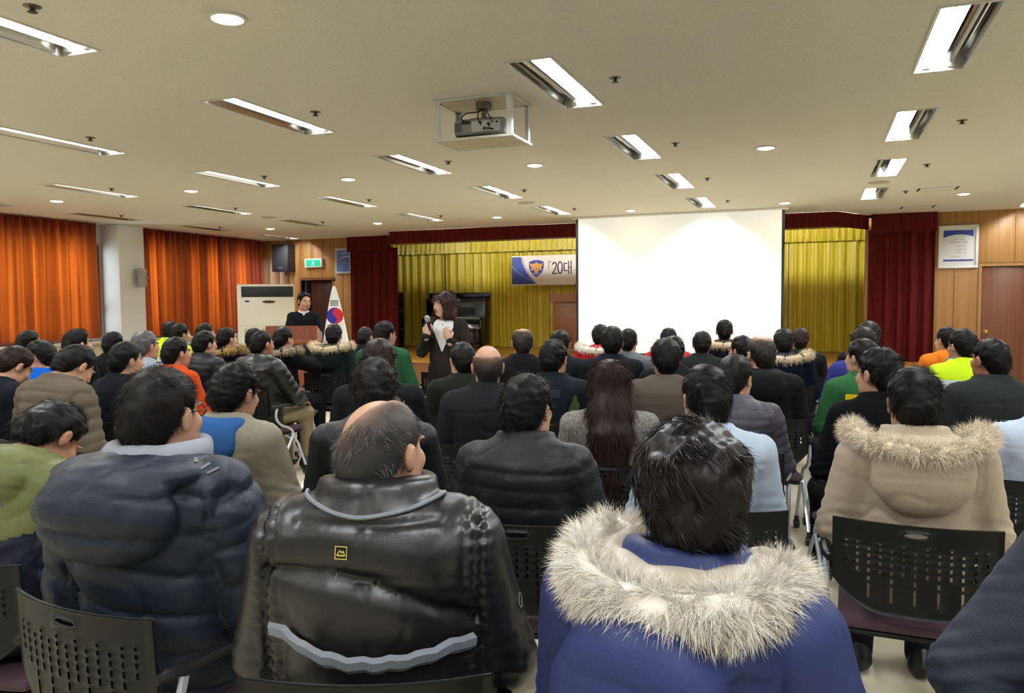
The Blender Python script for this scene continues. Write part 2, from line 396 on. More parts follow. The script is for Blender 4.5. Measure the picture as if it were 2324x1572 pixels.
m_redc = cloth_sheet('red_window_curtain', (100, 18, 12), (250, 118, 36), .5)
# light streaks of the folds put into the cloth as random upright translucency
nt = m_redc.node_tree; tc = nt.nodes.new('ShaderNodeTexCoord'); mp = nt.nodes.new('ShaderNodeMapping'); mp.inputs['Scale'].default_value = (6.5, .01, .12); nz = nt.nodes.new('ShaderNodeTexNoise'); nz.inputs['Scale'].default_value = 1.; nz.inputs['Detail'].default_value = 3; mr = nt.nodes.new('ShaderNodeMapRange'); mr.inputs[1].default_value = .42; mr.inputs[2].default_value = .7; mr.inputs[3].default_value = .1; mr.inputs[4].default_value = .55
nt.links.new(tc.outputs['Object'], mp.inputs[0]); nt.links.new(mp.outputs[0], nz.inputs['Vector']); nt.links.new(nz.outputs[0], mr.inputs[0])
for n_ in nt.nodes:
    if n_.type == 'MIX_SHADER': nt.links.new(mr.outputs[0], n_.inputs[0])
m_reds = mat('red_stage_velvet', (96, 18, 15), .8, spec=.2, var=(30, (76, 11, 10), (1, 1, .1)))
m_yel = mat('gold_satin', (226, 202, 56), .42, var=(12, (210, 184, 44), (4, 4, .2)))
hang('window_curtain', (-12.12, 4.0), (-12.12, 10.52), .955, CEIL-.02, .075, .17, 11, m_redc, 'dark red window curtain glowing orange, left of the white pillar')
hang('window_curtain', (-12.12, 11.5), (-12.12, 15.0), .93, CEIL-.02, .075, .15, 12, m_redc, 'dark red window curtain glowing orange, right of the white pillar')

# ---- the stage
SZ = .46
arc = [(-9.95, 14.55), (-9.0, 13.75), (-7.6, 13.15), (-5.8, 12.85), (-4.05, 12.75), (-2.3, 12.85), (-.5, 13.2), (.9, 13.8), (1.85, 14.6)]
arc = [tuple(p)[:2] for p in catmull([(x, y, 0) for x, y in arc], 4)]
poly = arc+[(1.85, 15.3), (2.9, 15.42), (2.9, YS+.5), (-11.5, YS+.5), (-11.5, 15.42), (-9.95, 15.3)]
st = tag(empty('stage', (0, 0, 0)), kind='structure', label='raised wooden stage with a curved front edge')
b = MB(); b.prism(poly, (0, 0, 0), (1, 0, 0), (0, 1, 0), SZ-.03); b.build('riser', mat('stage_riser', (128, 84, 44), .5), st)
# floor boards, running from front to back
xs_b = np.arange(-9.95, 1.86, .4)
def arc_y(x): return float(np.interp(x, [p[0] for p in arc], [p[1] for p in arc]))
for i in range(len(xs_b)-1):
    x0, x1 = xs_b[i]+.002, xs_b[i+1]-.002
    b = MB(); b.prism([(x0, arc_y(x0)-.03), (x1, arc_y(x1)-.03), (x1, 17.9), (x0, 17.9)], (0, 0, SZ-.03), (1, 0, 0), (0, 1, 0), .03+.0008*(i % 2)); b.build('floor_board', m_stage, st)
b = MB(); b.box(-11.6, -11.5, YF+.12, YS+.6, SZ, 3.3); b.box(2.9, 3.0, YF+.2, YS+.6, SZ, 3.3); b.box(-11.6, 3.0, YS+.5, YS+.6, 0, 3.3); b.box(-11.6, 3.0, YF+.02, YS+.6, 3.3, 3.4); b.box(-9.0, .9, YF, YF+.06, 2.98, 3.4)
struct('wall_stage', b, m_plaster)
# gold rear curtain in five widths with a gathered pelmet
gx = [-11.2, -8.6, -5.9, -3.2, -.6, 2.4]
for i, wd in enumerate(('leftmost, behind the black loudspeakers', 'behind the piano', 'behind the banner and screen', 'hidden behind the white screen', 'right of the white screen')):
    hang('gold_curtain', (gx[i], YS), (gx[i+1]-.01, YS), SZ+.01, 2.92, .05, .22, 30+i, m_yel, 'shiny gold stage back curtain, width %s' % wd, per=10)
hang('gold_pelmet', (-11.2, YS-.17), (2.4, YS-.17), 2.74, 3.1, .03, .135, 41, m_yel, 'gathered gold pelmet along the top of the stage back curtain', rows=5, gather=.03, flare=1.2)
# red front pelmet: front run, slanted returns
vz0 = 2.775
pv = [(-8.85, 15.28), (-8.34, 14.35), (.26, 14.35), (.79, 15.28)]
vl = tag(empty('red_pelmet', (-4.05, 14.35, vz0)), 'deep red velvet pelmet along the ceiling above the stage', 'pelmet')
for i in range(3):
    o = hang('pelmet_run', pv[i], pv[i+1], vz0, CEIL-.003, .012, .11, 50+i, m_reds, rows=3, per=7); o.parent = vl; o.location = (pv[i][0]+4.05, pv[i][1]-14.35, -vz0)
b = MB(); b.prism([(p[0]+4.05, p[1]-14.35) for p in [(-8.82, 15.29), (-8.3, 14.4), (.22, 14.4), (.76, 15.29)]], (0, 0, .05), (1, 0, 0), (0, 1, 0), .03); b.build('pelmet_board', m_wood2, vl)
# red side curtains with little pelmets of their own
for k, (x0, x1) in enumerate(((-9.86, -8.62), (.8, 1.84))):
    nm = ('left of the stage beside the flag', 'right of the stage beside the framed notice')[k]
    hang('red_side_curtain', (x0, 15.2), (x1, 15.2), SZ+.01, 2.765, .05, .19, 60+k, m_reds, 'dark red velvet side curtain %s' % nm)
    hang('red_side_pelmet', (x0-.02 if k == 0 else x0+.04, 15.12), (-8.82 if k == 0 else x1+.02, 15.12), 2.7, CEIL-.004, .01, .1, 62+k, m_reds, 'narrow dark red pelmet above the side curtain %s' % nm, rows=3, cat='pelmet')

# added battens, unseen behind the pelmet, put in to brighten the dark stage
for i, x in enumerate((-7.2, -4.6, -2.0, .0)):
    o = tag(empty('added_stage_light', (x, 15.1, 2.97)), 'added unseen fluorescent batten behind the pelmet, %s over the stage' % ('leftmost', 'left of centre', 'right of centre', 'rightmost')[i], 'added stage light', 'added stage battens')
    q = MB(); q.box(-.62, .62, -.035, .035, -.02, .02, .004); q.build('body', m_white, o)
    q = MB(); q.tube([(-.6, .0, -.04), (.6, .0, -.04)], .016, 8); q.build('tube', m_tube, o)

# ---- projection screen
ps = tag(empty('projection_screen', (-2.27, 13.4, CEIL)), 'large white pull-down projection screen with black side borders', 'screen')
m_scr = mat('lit_screen', (226, 227, 220), .7, emit=((255, 255, 244), .2))  # projector light put into the sheet as a weak glow of its own
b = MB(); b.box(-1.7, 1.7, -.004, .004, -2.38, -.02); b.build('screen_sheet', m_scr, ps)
b = MB(); b.box(-1.745, -1.7, -.005, .005, -2.42, -.02); b.build('border', m_black, ps)
b = MB(); b.box(1.7, 1.745, -.005, .005, -2.42, -.02); b.build('border', m_black, ps)
b = MB(); b.box(-1.75, 1.75, -.02, .02, -2.46, -2.42, .006); b.build('weight_bar', m_black, ps)
b = MB(); b.box(-1.8, 1.8, -.05, .05, -.035, -.002, .004); b.build('ceiling_slot', m_white, ps)

# ---- banner with emblem and lettering
BX, BY = -6.6, 16.9
bn = tag(empty('banner', (BX, BY, 1.93)), 'white stage banner with a blue corner, shield emblem and the lettering 20대', 'banner')
m_cream = mat('banner_vinyl', (240, 222, 200), .5); m_navy = mat('banner_blue', (40, 58, 140), .5); m_lil = mat('banner_lilac', (178, 164, 196), .5); m_gold = mat('emblem_gold', (226, 156, 44), .5); m_ink = mat('banner_ink', (44, 34, 84), .5); m_ltb = mat('banner_lightblue', (120, 140, 180), .5)
U, W = (1, 0, 0), (0, 0, 1)
BL, BH = 4.9, .67
b = MB(); b.prism([(0, 0), (BL, 0), (BL, BH), (0, BH)], (0, 0, 0), U, W, .004); b.build('banner_cloth', m_cream, bn)
cv = [(.22, .645), (.25, .52), (.30, .40), (.37, .28), (.46, .15), (.58, .025)]
b = MB()
for p_, q_ in zip(cv[:-1], cv[1:]): b.prism([(0, q_[1]), (q_[0]+.01, q_[1]), (p_[0]+.01, p_[1]), (0, p_[1])], (0, -.002, 0), U, W, .004)
b.build('blue_corner', m_navy, bn)
b = MB()
for p, q in zip(cv[:-1], cv[1:]): b.prism([(p[0], p[1]), (q[0], q[1]), (q[0]+.05, q[1]), (p[0]+.05, p[1])], (0, -.003, 0), U, W, .005)
b.build('lilac_edge', m_lil, bn)
b = MB(); b.stroke([(0, .44), (.12, .33), (.25, .23), (.36, .155), (.46, .10)], .018, (0, -.006, 0), U, W, .002); b.build('blue_line', m_ltb, bn)
def sh(pts, cx, cz, s): return [(cx+x*s, cz+z*s) for x, z in pts]
shield = [(-.5, .42), (-.25, .52), (0, .55), (.25, .52), (.5, .42), (.5, .1), (.42, -.15), (.25, -.38), (0, -.55), (-.25, -.38), (-.42, -.15), (-.5, .1)]
b = MB(); b.prism(sh(shield, .60, .375, .37), (0, -.003, 0), U, W, .003); b.build('emblem_rim', m_lil, bn)
b = MB(); b.prism(sh(shield, .60, .375, .345), (0, -.005, 0), U, W, .003); em = b.build('emblem_shield', m_navy, bn)
eagle = [(0, .47), (.06, .36), (.14, .33), (.3, .3), (.48, .36), (.42, .18), (.32, .06), (.2, .0), (.17, -.14), (.1, -.27), (0, -.3), (-.1, -.27), (-.17, -.14), (-.2, .0), (-.32, .06), (-.42, .18), (-.48, .36), (-.3, .3), (-.14, .33), (-.06, .36)]
b = MB(); b.prism(sh(eagle, .60, .375, .345), (0, -.007, 0), U, W, .002); b.build('emblem_eagle', m_gold, em)
b = MB(); b.prism(sh([(math.cos(a)*.06, math.sin(a)*.06-.02) for a in np.linspace(0, 2*PI, 9)[:-1]], .60, .375, .345), (0, -.009, 0), U, W, .002); b.build('emblem_centre', mat('emblem_red', (196, 84, 40), .5), em)
for sgn in (-1, 1):
    b = MB(); b.prism(sh([(sgn*.31, .04), (sgn*.25, -.02), (sgn*.27, -.12), (sgn*.33, -.1), (sgn*.36, -.03)], .60, .375, .345), (0, -.0075, 0), U, W, .002); b.build('emblem_flower', m_white, em)
fc = bpy.data.curves.new('emblem_word', 'FONT'); fc.body = 'POLICE'; fc.size = .05; fc.align_x = 'CENTER'; fc.extrude = .0006; fo = bpy.data.objects.new('emblem_word', fc); C.objects.link(fo); fo.parent = em; fc.materials.append(m_white)
fc.resolution_u = 2; bpy.context.view_layer.update(); wm_ = bpy.data.meshes.new_from_object(fo.evaluated_get(bpy.context.evaluated_depsgraph_get())); bpy.data.objects.remove(fo); fo = link('emblem_word', wm_, em); fo.location = (.60, -.009, .245); fo.rotation_euler = (PI/2, 0, 0); fo['kind'] = 'stuff'
lt = MB(); O = (0, -.004, 0)
def el(cx, cz, rx, rz, a0=0, a1=360, n=18): return [(cx+rx*math.cos(math.radians(a)), cz+rz*math.sin(math.radians(a))) for a in np.linspace(a0, a1, n)]
lt.stroke([(.95, .53), (.895, .53), (.895, .38)], .012, O, U, W, .002)
b2 = MB(); b2.stroke(el(1.03, .44, .045, .06, 160, -20, 10)+[(1.055, .37), (.985, .255), (1.085, .255)], .026, O, U, W, .002)
b0 = MB(); b0.stroke(el(1.165, .385, .052, .13, 0, 360, 22), .026, O, U, W, .002)
bd = MB(); bd.stroke([(1.325, .475), (1.26, .475), (1.26, .315), (1.33, .315)], .024, O, U, W, .002)
bae = MB(); bae.stroke([(1.365, .52), (1.365, .245)], .022, O, U, W, .002); bae.stroke([(1.425, .53), (1.425, .235)], .022, O, U, W, .002); bae.stroke([(1.365, .39), (1.425, .39)], .02, O, U, W, .002)
for nm, q in (('bracket_letter', lt), ('digit_two', b2), ('digit_zero', b0), ('consonant_letter', bd), ('vowel_letter', bae)): q.build(nm, m_ink, bn)
for x in (.02, 1.2, 2.5, 3.7, BL-.02): b = MB(); b.tube([(x, .002, BH-.01), (x, .1, BH+.2)], .004, 6); b.build('hanging_cord', m_black, bn)

# ---- piano and bench, loudspeaker stack, stage lectern
pn = tag(empty('upright_piano', (-8.15, 17.15, SZ), math.radians(4)), 'glossy black upright piano on the stage with its lid raised', 'piano')
b = MB(); b.box(-.76, .76, -.05, .22, .1, 1.14, .01); b.build('cabinet', m_blackg, pn)
b = MB(); b.box(-.78, .78, -.06, .24, 1.14, 1.17, .006); b.box(-.78, .78, .2, .225, 1.17, 1.32, .004); b.build('lid', m_blackg, pn)
b = MB(); b.box(-.76, -.71, -.34, -.05, 0.06, .68, .008); b.build('leg', m_blackg, pn)
b = MB(); b.box(.71, .76, -.34, -.05, 0.06, .68, .008); b.build('leg', m_blackg, pn)
b = MB(); b.box(-.74, .74, -.36, -.05, .64, .72, .008); b.build('key_bed', m_blackg, pn)
b = MB(); b.box(-.66, .66, -.34, -.2, .722, .738); kb = b.build('white_keys', mat('ivory', (232, 228, 214), .3), pn)
b = MB()
for i in range(36):
    if i % 7 in (2, 6): continue
    b.box(-.64+i*.0357, -.64+i*.0357+.016, -.28, -.2, .738, .752)
b.build('black_keys', m_blackg, kb)
b = MB(); b.box(-.7, .7, -.055, -.04, .12, .6, .004); b.build('lower_panel', mat('piano_lower_panel', (72, 36, 16), .12, coat=.7), pn)
b = MB(); b.box(-.5, .5, -.07, -.05, .8, 1.1, .004); b.build('music_desk', m_blackg, pn)
for sx in (-.1, 0, .1):
    b = MB(); b.box(sx-.015, sx+.015, -.16, -.05, .06, .075, .003); b.build('pedal', mat('brass', (212, 176, 84), .18, 1.), pn)
bc = tag(empty('piano_bench', (-7.72, 16.55, SZ)), 'small dark wooden bench in front of the piano', 'bench')
m_bw = mat('bench_wood', (44, 24, 14), .35)
b = MB(); b.box(-.3, .3, -.17, .17, .42, .48, .015); b.build('seat', m_bw, bc)
for sx in (-.25, .25):
    for sy in (-.13, .13):
        b = MB(); b.box(sx-.022, sx+.022, sy-.022, sy+.022, 0, .42, .003); b.build('leg', m_bw, bc)
spk = tag(empty('speaker_stack', (-9.85, 16.9, SZ), math.radians(-18)), 'stack of black loudspeaker cases with silver edges at the left of the stage', 'loudspeaker')
for i in range(3):
    b = MB(); b.box(-.3, .3, -.2, .2, i*.45+.005, i*.45+.44, .01); cs = b.build('speaker_case', m_black, spk)
    b = MB(); b.box(-.29, .29, -.212, -.2, i*.45+.40, i*.45+.43, .004); b.build('silver_trim', m_chrome, cs)
    b = MB(); b.box(-.26, .26, -.208, -.199, i*.45+.04, i*.45+.38, .004); b.build('grille', mat('speaker_grille', (34, 36, 40), .55, bump=(300, .5)), cs)
lc = tag(empty('stage_lectern', (-5.05, 16.2, SZ)), 'brown wooden lectern on the stage, half hidden by the screen edge', 'lectern')
m_lw = wood('lectern_wood', (150, 92, 50), (132, 78, 40), .4, (9, 9, .4))
b = MB(); b.box(-.3, .3, -.22, .22, 0, .08, .006); b.build('base', m_lw, lc)
b = MB(); b.box(-.26, .26, -.18, .18, .08, 1.08, .006); b.build('body', m_lw, lc)
b = MB(); b.prism([(-.24, 1.08), (.24, 1.08), (.24, 1.17), (-.24, 1.26)], (-.32, 0, 0), (0, 1, 0), (0, 0, 1), .64); b.build('slanted_top', m_lw, lc)
b = MB(); b.tube(catmull([(.1, .1, 1.2), (.12, .1, 1.32), (.17, .02, 1.42)], 5), .006, 6); b.lathe([(.004, 0), (.014, .01), (.014, .05), (.005, .06)], (.17, .02, 1.41), 8); b.build('gooseneck_microphone', m_black, lc)

# ---- things on the front wall
o = tag(empty('wall_speaker', (-11.6, 15.08, 2.6), math.radians(12)), 'large black loudspeaker hung high in the left corner', 'loudspeaker')
b = MB(); b.prism([(-.2, -.12), (.2, -.12), (.24, .17), (-.24, .17)], (0, 0, -.31), (1, 0, 0), (0, 1, 0), .62); b.build('cabinet', m_black, o)
b = MB(); b.box(-.185, .185, -.128, -.118, -.29, .29, .004); gr = b.build('grille', mat('speaker_grille', (34, 36, 40), .55, bump=(300, .5)), o)
b = MB(); b.box(-.05, .05, -.132, -.126, -.24, -.215, .002); b.build('name_plate', m_grey, gr)
b = MB(); b.tube([(0, .1, -.31), (0, .1, -.4)], .03, 10); b.tube([(0, .1, -.37), (0, .2, -.37)], .02, 8); b.build('bracket', m_grey, o)
o = tag(empty('exit_sign', (-10.85, 15.24, 2.48)), 'green emergency exit sign over the dark doorway', 'exit sign')
b = MB(); b.box(-.235, .235, -.03, .06, -.1, .1, .006); b.build('housing', mat('sign_housing', (214, 220, 206), .5), o)
b = MB(); b.box(-.19, .19, -.036, -.028, -.072, .072); b.build('green_panel', mat('exit_green', (12, 158, 120), .4, emit=((10, 150, 112), .45)), o)
b = MB(); Of = (0, -.04, 0)
b.prism(el(.015, .045, .013, .013, 0, 330, 10), Of, U, W, .003); b.stroke([(.008, .028), (-.004, -.008), (.02, -.028), (.012, -.058)], .014, Of, U, W, .003); b.stroke([(-.004, -.008), (-.022, -.03), (-.04, -.034)], .012, Of, U, W, .003); b.stroke([(.03, .008), (.006, .022), (-.022, .006)], .009, Of, U, W, .003)
b.build('running_figure', mat('exit_white', (226, 240, 230), .5, emit=((226, 244, 234), .35)), o)
def picture(name, c, w_, h_, label, fr_col):
    o = tag(empty(name, c), label, 'picture'); t = .045
    m = mat(name+'_frame', fr_col, .35)
    for (x0, x1, z0, z1) in ((-w_/2, w_/2, h_/2-t, h_/2), (-w_/2, w_/2, -h_/2, -h_/2+t), (-w_/2, -w_/2+t, -h_/2+t, h_/2-t), (w_/2-t, w_/2, -h_/2+t, h_/2-t)):
        b = MB(); b.box(x0, x1, -.03, .01, z0, z1, .004); b.build('frame_rail', m, o)
    return o
pl = picture('blue_poster', (-10.06, 15.27, 2.51), .42, .57, 'blue framed poster with a white arc beside the red side curtain', (188, 200, 222))
b = MB(); b.box(-.17, .17, -.01, .0, -.245, .245); sh_ = b.build('print', mat('poster_blue', (72, 112, 190), .2, var=(3, (110, 150, 214))), pl)
b = MB(); b.stroke([(-.16, .0), (-.08, .05), (.0, .08), (.08, .095), (.165, .1)], .014, (0, -.013, 0), U, W, .002); b.build('white_arc', m_white, sh_)
b = MB(); b.stroke([(-.165, -.005), (-.09, .035), (-.02, .06)], .012, (0, -.0135, 0), U, W, .002); b.build('red_arc', mat('poster_red', (150, 60, 120), .4), sh_)
b = MB()
for i in range(5): b.stroke([(-.03+i*.028, .165), (-.012+i*.028, .17)], .022, (0, -.012, 0), U, W, .001)
b.build('faint_heading', mat('poster_pale', (150, 176, 224), .4), sh_)
pr = picture('framed_notice', (2.195, 15.27, 2.43), .60, .725, 'white framed notice with a blue header and blue bottom bar', (224, 224, 214))
b = MB(); b.box(-.27, .27, -.012, -.004, -.335, .335); sh_ = b.build('paper', mat('notice_paper', (222, 220, 216), .12, coat=.5), pr)
b = MB(); b.prism([(-.225, .28), (-.225, .155), (-.15, .185), (-.05, .205), (.05, .208), (.15, .19), (.225, .165), (.225, .28)], (0, -.0125, 0), U, W, .001); b.build('blue_header', mat('notice_blue', (34, 62, 160), .2), sh_)
b = MB(); b.prism([(-.225, -.245), (.225, -.245), (.225, -.215), (-.225, -.215)], (0, -.0125, 0), U, W, .001); b.build('blue_bar', mat('notice_navy', (52, 60, 136), .3), sh_)
m_tx = mat('notice_text', (130, 130, 132), .5); random.seed(9)
for (z, n, s, x0) in ((.125, 9, .018, -.08), (.08, 8, .03, -.125), (.01, 6, .024, -.04), (-.045, 6, .024, -.04), (-.095, 6, .024, -.04), (-.165, 6, .02, -.1)):
    b = MB(); x = x0
    for i in range(n):
        if i == n//2+1: x += s*.8
        for q in range(2): b.stroke([(x+random.uniform(0, s*.5), z+random.uniform(-s*.4, s*.4)), (x+random.uniform(s*.3, s*.8), z+random.uniform(-s*.4, s*.4))], s*.16, (0, -.0125, 0), U, W, .001)
        b.stroke([(x+s*.1, z-s*.35), (x+s*.75, z-s*.35)], s*.15, (0, -.0125, 0), U, W, .001); b.stroke([(x+s*.75, z-s*.35), (x+s*.75, z+s*.4)], s*.15, (0, -.0125, 0), U, W, .001)
        x += s
    b.build('text_line', m_tx, sh_)

# ---- air conditioner, flag, podium
ac = tag(empty('air_conditioner', (-9.86, 12.3, 0), math.radians(37)), 'tall white floor-standing air conditioner in the corner by the curtains', 'air conditioner')
m_acw = mat('cream_enamel', (232, 226, 206), .4)
b = MB(); b.box(-.52, .52, -.18, .2, .02, 1.92, .015); b.build('body', m_acw, ac)
b = MB(); b.box(-.44, .5, -.19, -.175, 1.68, 1.88, .004); og = b.build('outlet', mat('outlet_black', (16, 15, 16), .5), ac)
for i in range(7):
    b = MB(); b.box(-.43, .49, -.2, -.188, 1.695+i*.026, 1.702+i*.026); b.build('louvre', mat('louvre_black', (30, 29, 30), .4), og)
b = MB(); b.prism(el(.05, 1.59, .12, .025, 0, 345, 20), (0, -.186, 0), U, W, .006); b.build('display', mat('display_brown', (62, 48, 36), .3), ac)
b = MB(); b.prism(el(-.34, 1.6, .045, .018, 0, 345, 16), (0, -.185, 0), U, W, .004); b.build('badge', mat('badge_blue', (58, 50, 120), .4), ac)
for i, x in enumerate((-.4, -.22, -.1, .05, .17, .33)):
    b = MB(); b.box(x, x+.085, -.186, -.178, .9, 1.08, .003); vb = b.build('intake', mat('intake_grey', (168, 164, 150), .5), ac)
    b = MB()
    for k in range(6): b.box(x+.008, x+.077, -.19, -.184, .915+k*.027, .925+k*.027)
    b.build('intake_slats', m_acw, vb)
b = MB(); b.box(-.5, .5, -.186, -.178, 1.13, 1.135); b.build('seam', mat('seam_grey', (190, 184, 168), .5), ac)

pd = tag(empty('podium', (-6.78, 9.05, 0), math.radians(28)), 'reddish brown wooden podium in front of the man in the dark suit', 'lectern')
m_pw = wood('podium_wood', (140, 78, 52), (122, 64, 42), .4, (8, 8, .5))
b = MB(); b.box(-.3, .3, -.24, .24, 0, .1, .006); b.build('base', m_pw, pd)
b = MB(); b.box(-.25, .25, -.19, .2, .1, 1.02, .006); b.build('body', m_pw, pd)
b = MB(); b.box(-.18, .18, -.2, -.188, .3, .95, .004); b.build('front_panel', m_pw, pd)
b = MB(); b.prism([(-.3, 1.02), (.26, 1.02), (.26, 1.12), (-.3, 1.25)][::-1], (-.34, 0, 0), (0, 1, 0), (0, 0, 1), .68); b.build('slanted_top', m_pw, pd)
b = MB(); b.box(-.36, .36, -.33, -.29, 1.0, 1.06, .006); b.build('moulding', m_pw, pd)

fl = tag(empty('flag', (-6.5, 9.6, 0), math.radians(33)), 'white flag with a red and blue disc hanging folded on its pole', 'flag')
b = MB(); b.tube([(0, .06, .05), (0, .06, 1.86)], .013, 8); b.build('pole', mat('pole_gilt', (150, 112, 60), .35, .6), fl)
b = MB(); b.lathe([(.005, 0), (.022, .015), (.026, .04), (.014, .07), (.004, .085)], (0, .06, 1.86), 10); b.build('finial', mat('dark_bronze', (70, 52, 32), .4, .7), fl)
b = MB(); b.lathe([(.19, 0), (.19, .02), (.06, .05), (.03, .12)], (0, .06, 0), 20); b.build('foot', m_grey, fl)
# cloth: a gathered cone, the print given face by face
nu, nv = 72, 96; V = []; F = []; FM = []
for j in range(nv+1):
    t = j/nv; z = 1.80-t*1.35; hw = .014+.25*t**.78
    for i in range(nu+1):
        u = i/nu*2-1; x = u*hw+.012*math.sin(3*t); y = -.02-.05*t*(1-u*u)-.034*t*math.sin(u*7.5+1.2*t+.4)
        V.append((x, y, z))
for j in range(nv):
    for i in range(nu):
        F.append((j*(nu+1)+i, j*(nu+1)+i+1, (j+1)*(nu+1)+i+1, (j+1)*(nu+1)+i))
        x = (V[F[-1][0]][0]+V[F[-1][2]][0])/2; z = (V[F[-1][0]][2]+V[F[-1][2]][2])/2
        px, pz = x-.005, z-1.37; rr = math.hypot(px, pz); R0 = .118; mi = 0
        if rr < R0:
            a = math.radians(62); qx = px*math.cos(a)+pz*math.sin(a); qz = -px*math.sin(a)+pz*math.cos(a)
            red = qz < 0
            if math.hypot(qx-R0/2, qz) < R0/2: red = True
            if math.hypot(qx+R0/2, qz) < R0/2: red = False
            mi = 1 if red else 2
        for k, zz in enumerate((1.585, 1.555, 1.525)):
            if abs(z-zz-.02*x) < .0075 and abs(x) < .058: mi = 3
        if t < .1 and j < 9: mi = 4
        FM.append(mi)
me = np_mesh('flag_cloth', np.array(V), np.array(F), True, [mat('flag_white', (236, 236, 232), .7), mat('flag_red', (205, 36, 50), .7), mat('flag_blue', (44, 44, 150), .7), mat('flag_black', (34, 34, 36), .7), mat('flag_gold', (206, 168, 50), .6)], FM)
link('flag_cloth', me, fl)

# ---- pillar speaker, papers on the ledge
o = tag(empty('pillar_speaker', (-11.9, 11.28, 2.06), math.radians(-60)), 'small grey loudspeaker on the white pillar', 'loudspeaker')
b = MB(); b.box(-.11, .11, -.06, .06, -.17, .17, .02); b.build('cabinet', mat('grey_cabinet', (178, 178, 174), .5), o)
b = MB(); b.box(-.095, .095, -.066, -.058, -.15, .15, .006); b.build('grille', mat('grey_grille', (158, 158, 156), .6, bump=(260, .4)), o)
b = MB(); b.tube([(0, .05, 0), (-.03, .12, 0)], .018, 8); b.build('bracket', m_grey, o)
for i, (y, r) in enumerate(((9.85, .2), (12.7, -.3))):
    b = MB(); b.box(-.15, .15, -.105, .105, 0, .004+.012*(i == 0)); q = b.build('paper_stack', mat('white_paper', (240, 240, 236), .7), None, (-12.1, y, .886)); q.rotation_euler = (0, 0, r+PI/2)
    tag(q, ('white papers lying on the ledge left of the pillar', 'white papers lying on the ledge below the curtain right of the pillar')[i], 'paper')

# ---- ceiling lights
m_off = mat('unlit_tube', (228, 228, 222), .3)
m_refl = mat('mirror_reflector', (208, 206, 200), .12, .95); m_trim = mat('white_trim', (222, 218, 206), .5)
def mk_fix():
    P = {}
    b = MB(); L, Wd = FL/2, FW/2
    b.box(-Wd-.012, -Wd+.004, -L-.012, L+.012, -.006, .003); b.box(Wd-.004, Wd+.012, -L-.012, L+.012, -.006, .003); b.box(-Wd, Wd, -L-.012, -L+.004, -.006, .003); b.box(-Wd, Wd, L-.004, L+.012, -.006, .003)
    P['trim_frame'] = b.mesh('trim_frame', m_trim)
    b = MB(); b.box(-Wd, Wd, -L, L, .115, .12); b.box(-Wd, -Wd+.003, -L, L, 0, .12); b.box(Wd-.003, Wd, -L, L, 0, .12); b.box(-Wd, Wd, -L, -L+.003, 0, .12); b.box(-Wd, Wd, L-.003, L, 0, .12)
    P['housing'] = b.mesh('housing', m_trim)
    for nm, s in (('reflector_right', 1), ('reflector_left', -1)):
        b = MB(); pr_ = [(.002, .006), (.012, .055), (.04, .095), (.085, .1), (.122, .07), (.14, .004)]
        for p, q in zip(pr_[:-1], pr_[1:]): b._add([(s*p[0], -L+.05, p[1]), (s*q[0], -L+.05, q[1]), (s*q[0], L-.05, q[1]), (s*p[0], L-.05, p[1])], [(0, 1, 2, 3)], True)
        P[nm] = b.mesh('reflector', m_refl)
    for nm, s, m in (('lit_r', 1, m_tube), ('lit_l', -1, m_tube), ('off_r', 1, m_off), ('off_l', -1, m_off)):
        b = MB(); b.tube([(s*.072, -L+.035, .055), (s*.072, L-.035, .055)], .016, 8); P[nm] = b.mesh('tube', m)
    for s in (1, -1):
        for e in (-1, 1):
            b = MB(); b.box(s*.072-.02, s*.072+.02, e*(L-.018)-.016, e*(L-.018)+.016, .01, .1, .004); P['sock%d%d' % (s, e)] = b.mesh('lamp_holder', m_white)
    return P
FP = mk_fix()
LEFT_LIT = {(.70, 5.22), (.70, 7.59), (.70, 12.20)}
UNLIT = {(-11.19, 9.90), (-11.19, 12.20), (-8.82, 12.20), (-11.19, 7.59)}
cname = {3.09: 'far right', .70: 'first', -1.68: 'second', -4.07: 'third', -6.46: 'fourth', -8.82: 'fifth', -11.19: 'window-side'}
rname = {-1.9: 'rearmost', .47: 'next to rearmost', 2.84: 'nearest', 5.22: 'second nearest', 7.59: 'third nearest', 9.90: 'second farthest', 12.20: 'farthest', 14.33: 'front wall'}
for (x, y) in FIX:
    litl = (x, y) in LEFT_LIT; un = (x, y) in UNLIT
    o = tag(empty('ceiling_light', (x, y, CEIL)), '%s fluorescent ceiling light in the %s row and the %s column' % ('unlit' if un else 'lit', rname[y], cname[x]), 'ceiling light', 'recessed fluorescent ceiling lights')
    for k, nm in (('trim_frame', 'trim_frame'), ('housing', 'housing'), ('reflector_right', 'reflector'), ('reflector_left', 'reflector'), ('sock11', 'lamp_holder'), ('sock1-1', 'lamp_holder'), ('sock-11', 'lamp_holder'), ('sock-1-1', 'lamp_holder'),
                  ('off_r' if (litl or un) else 'lit_r', 'tube'), ('lit_l' if (litl and not un) else 'off_l', 'tube')):
        link(nm, FP[k], o)
q = MB(); q.lathe([(.098, 0), (.098, -.006), (.09, -.012), (.08, -.012), (.078, 0)], n=28); dl_ring = q.mesh('trim_ring', m_trim)
q = MB(); q.lathe([(.079, -.003), (.075, -.012), (.05, -.02), (.015, -.023)], n=14); dl_lens = q.mesh('lens', emis('downlight_lens', (255, 232, 200), DOWN))
DL = [(-2.87, 3.33), (-7.63, 3.33), (1.88, 3.33), (-.5, -1.2), (-5.24, -1.2)]+[(x, 8.08) for x in (-10.06, -7.63, -5.24, -2.88, -.5, 1.88)]+[(x, 12.72) for x in (-10.06, -7.63, -5.24, -2.88, -.5, 1.88)]+[(4.27, 8.08), (4.27, 12.72)]
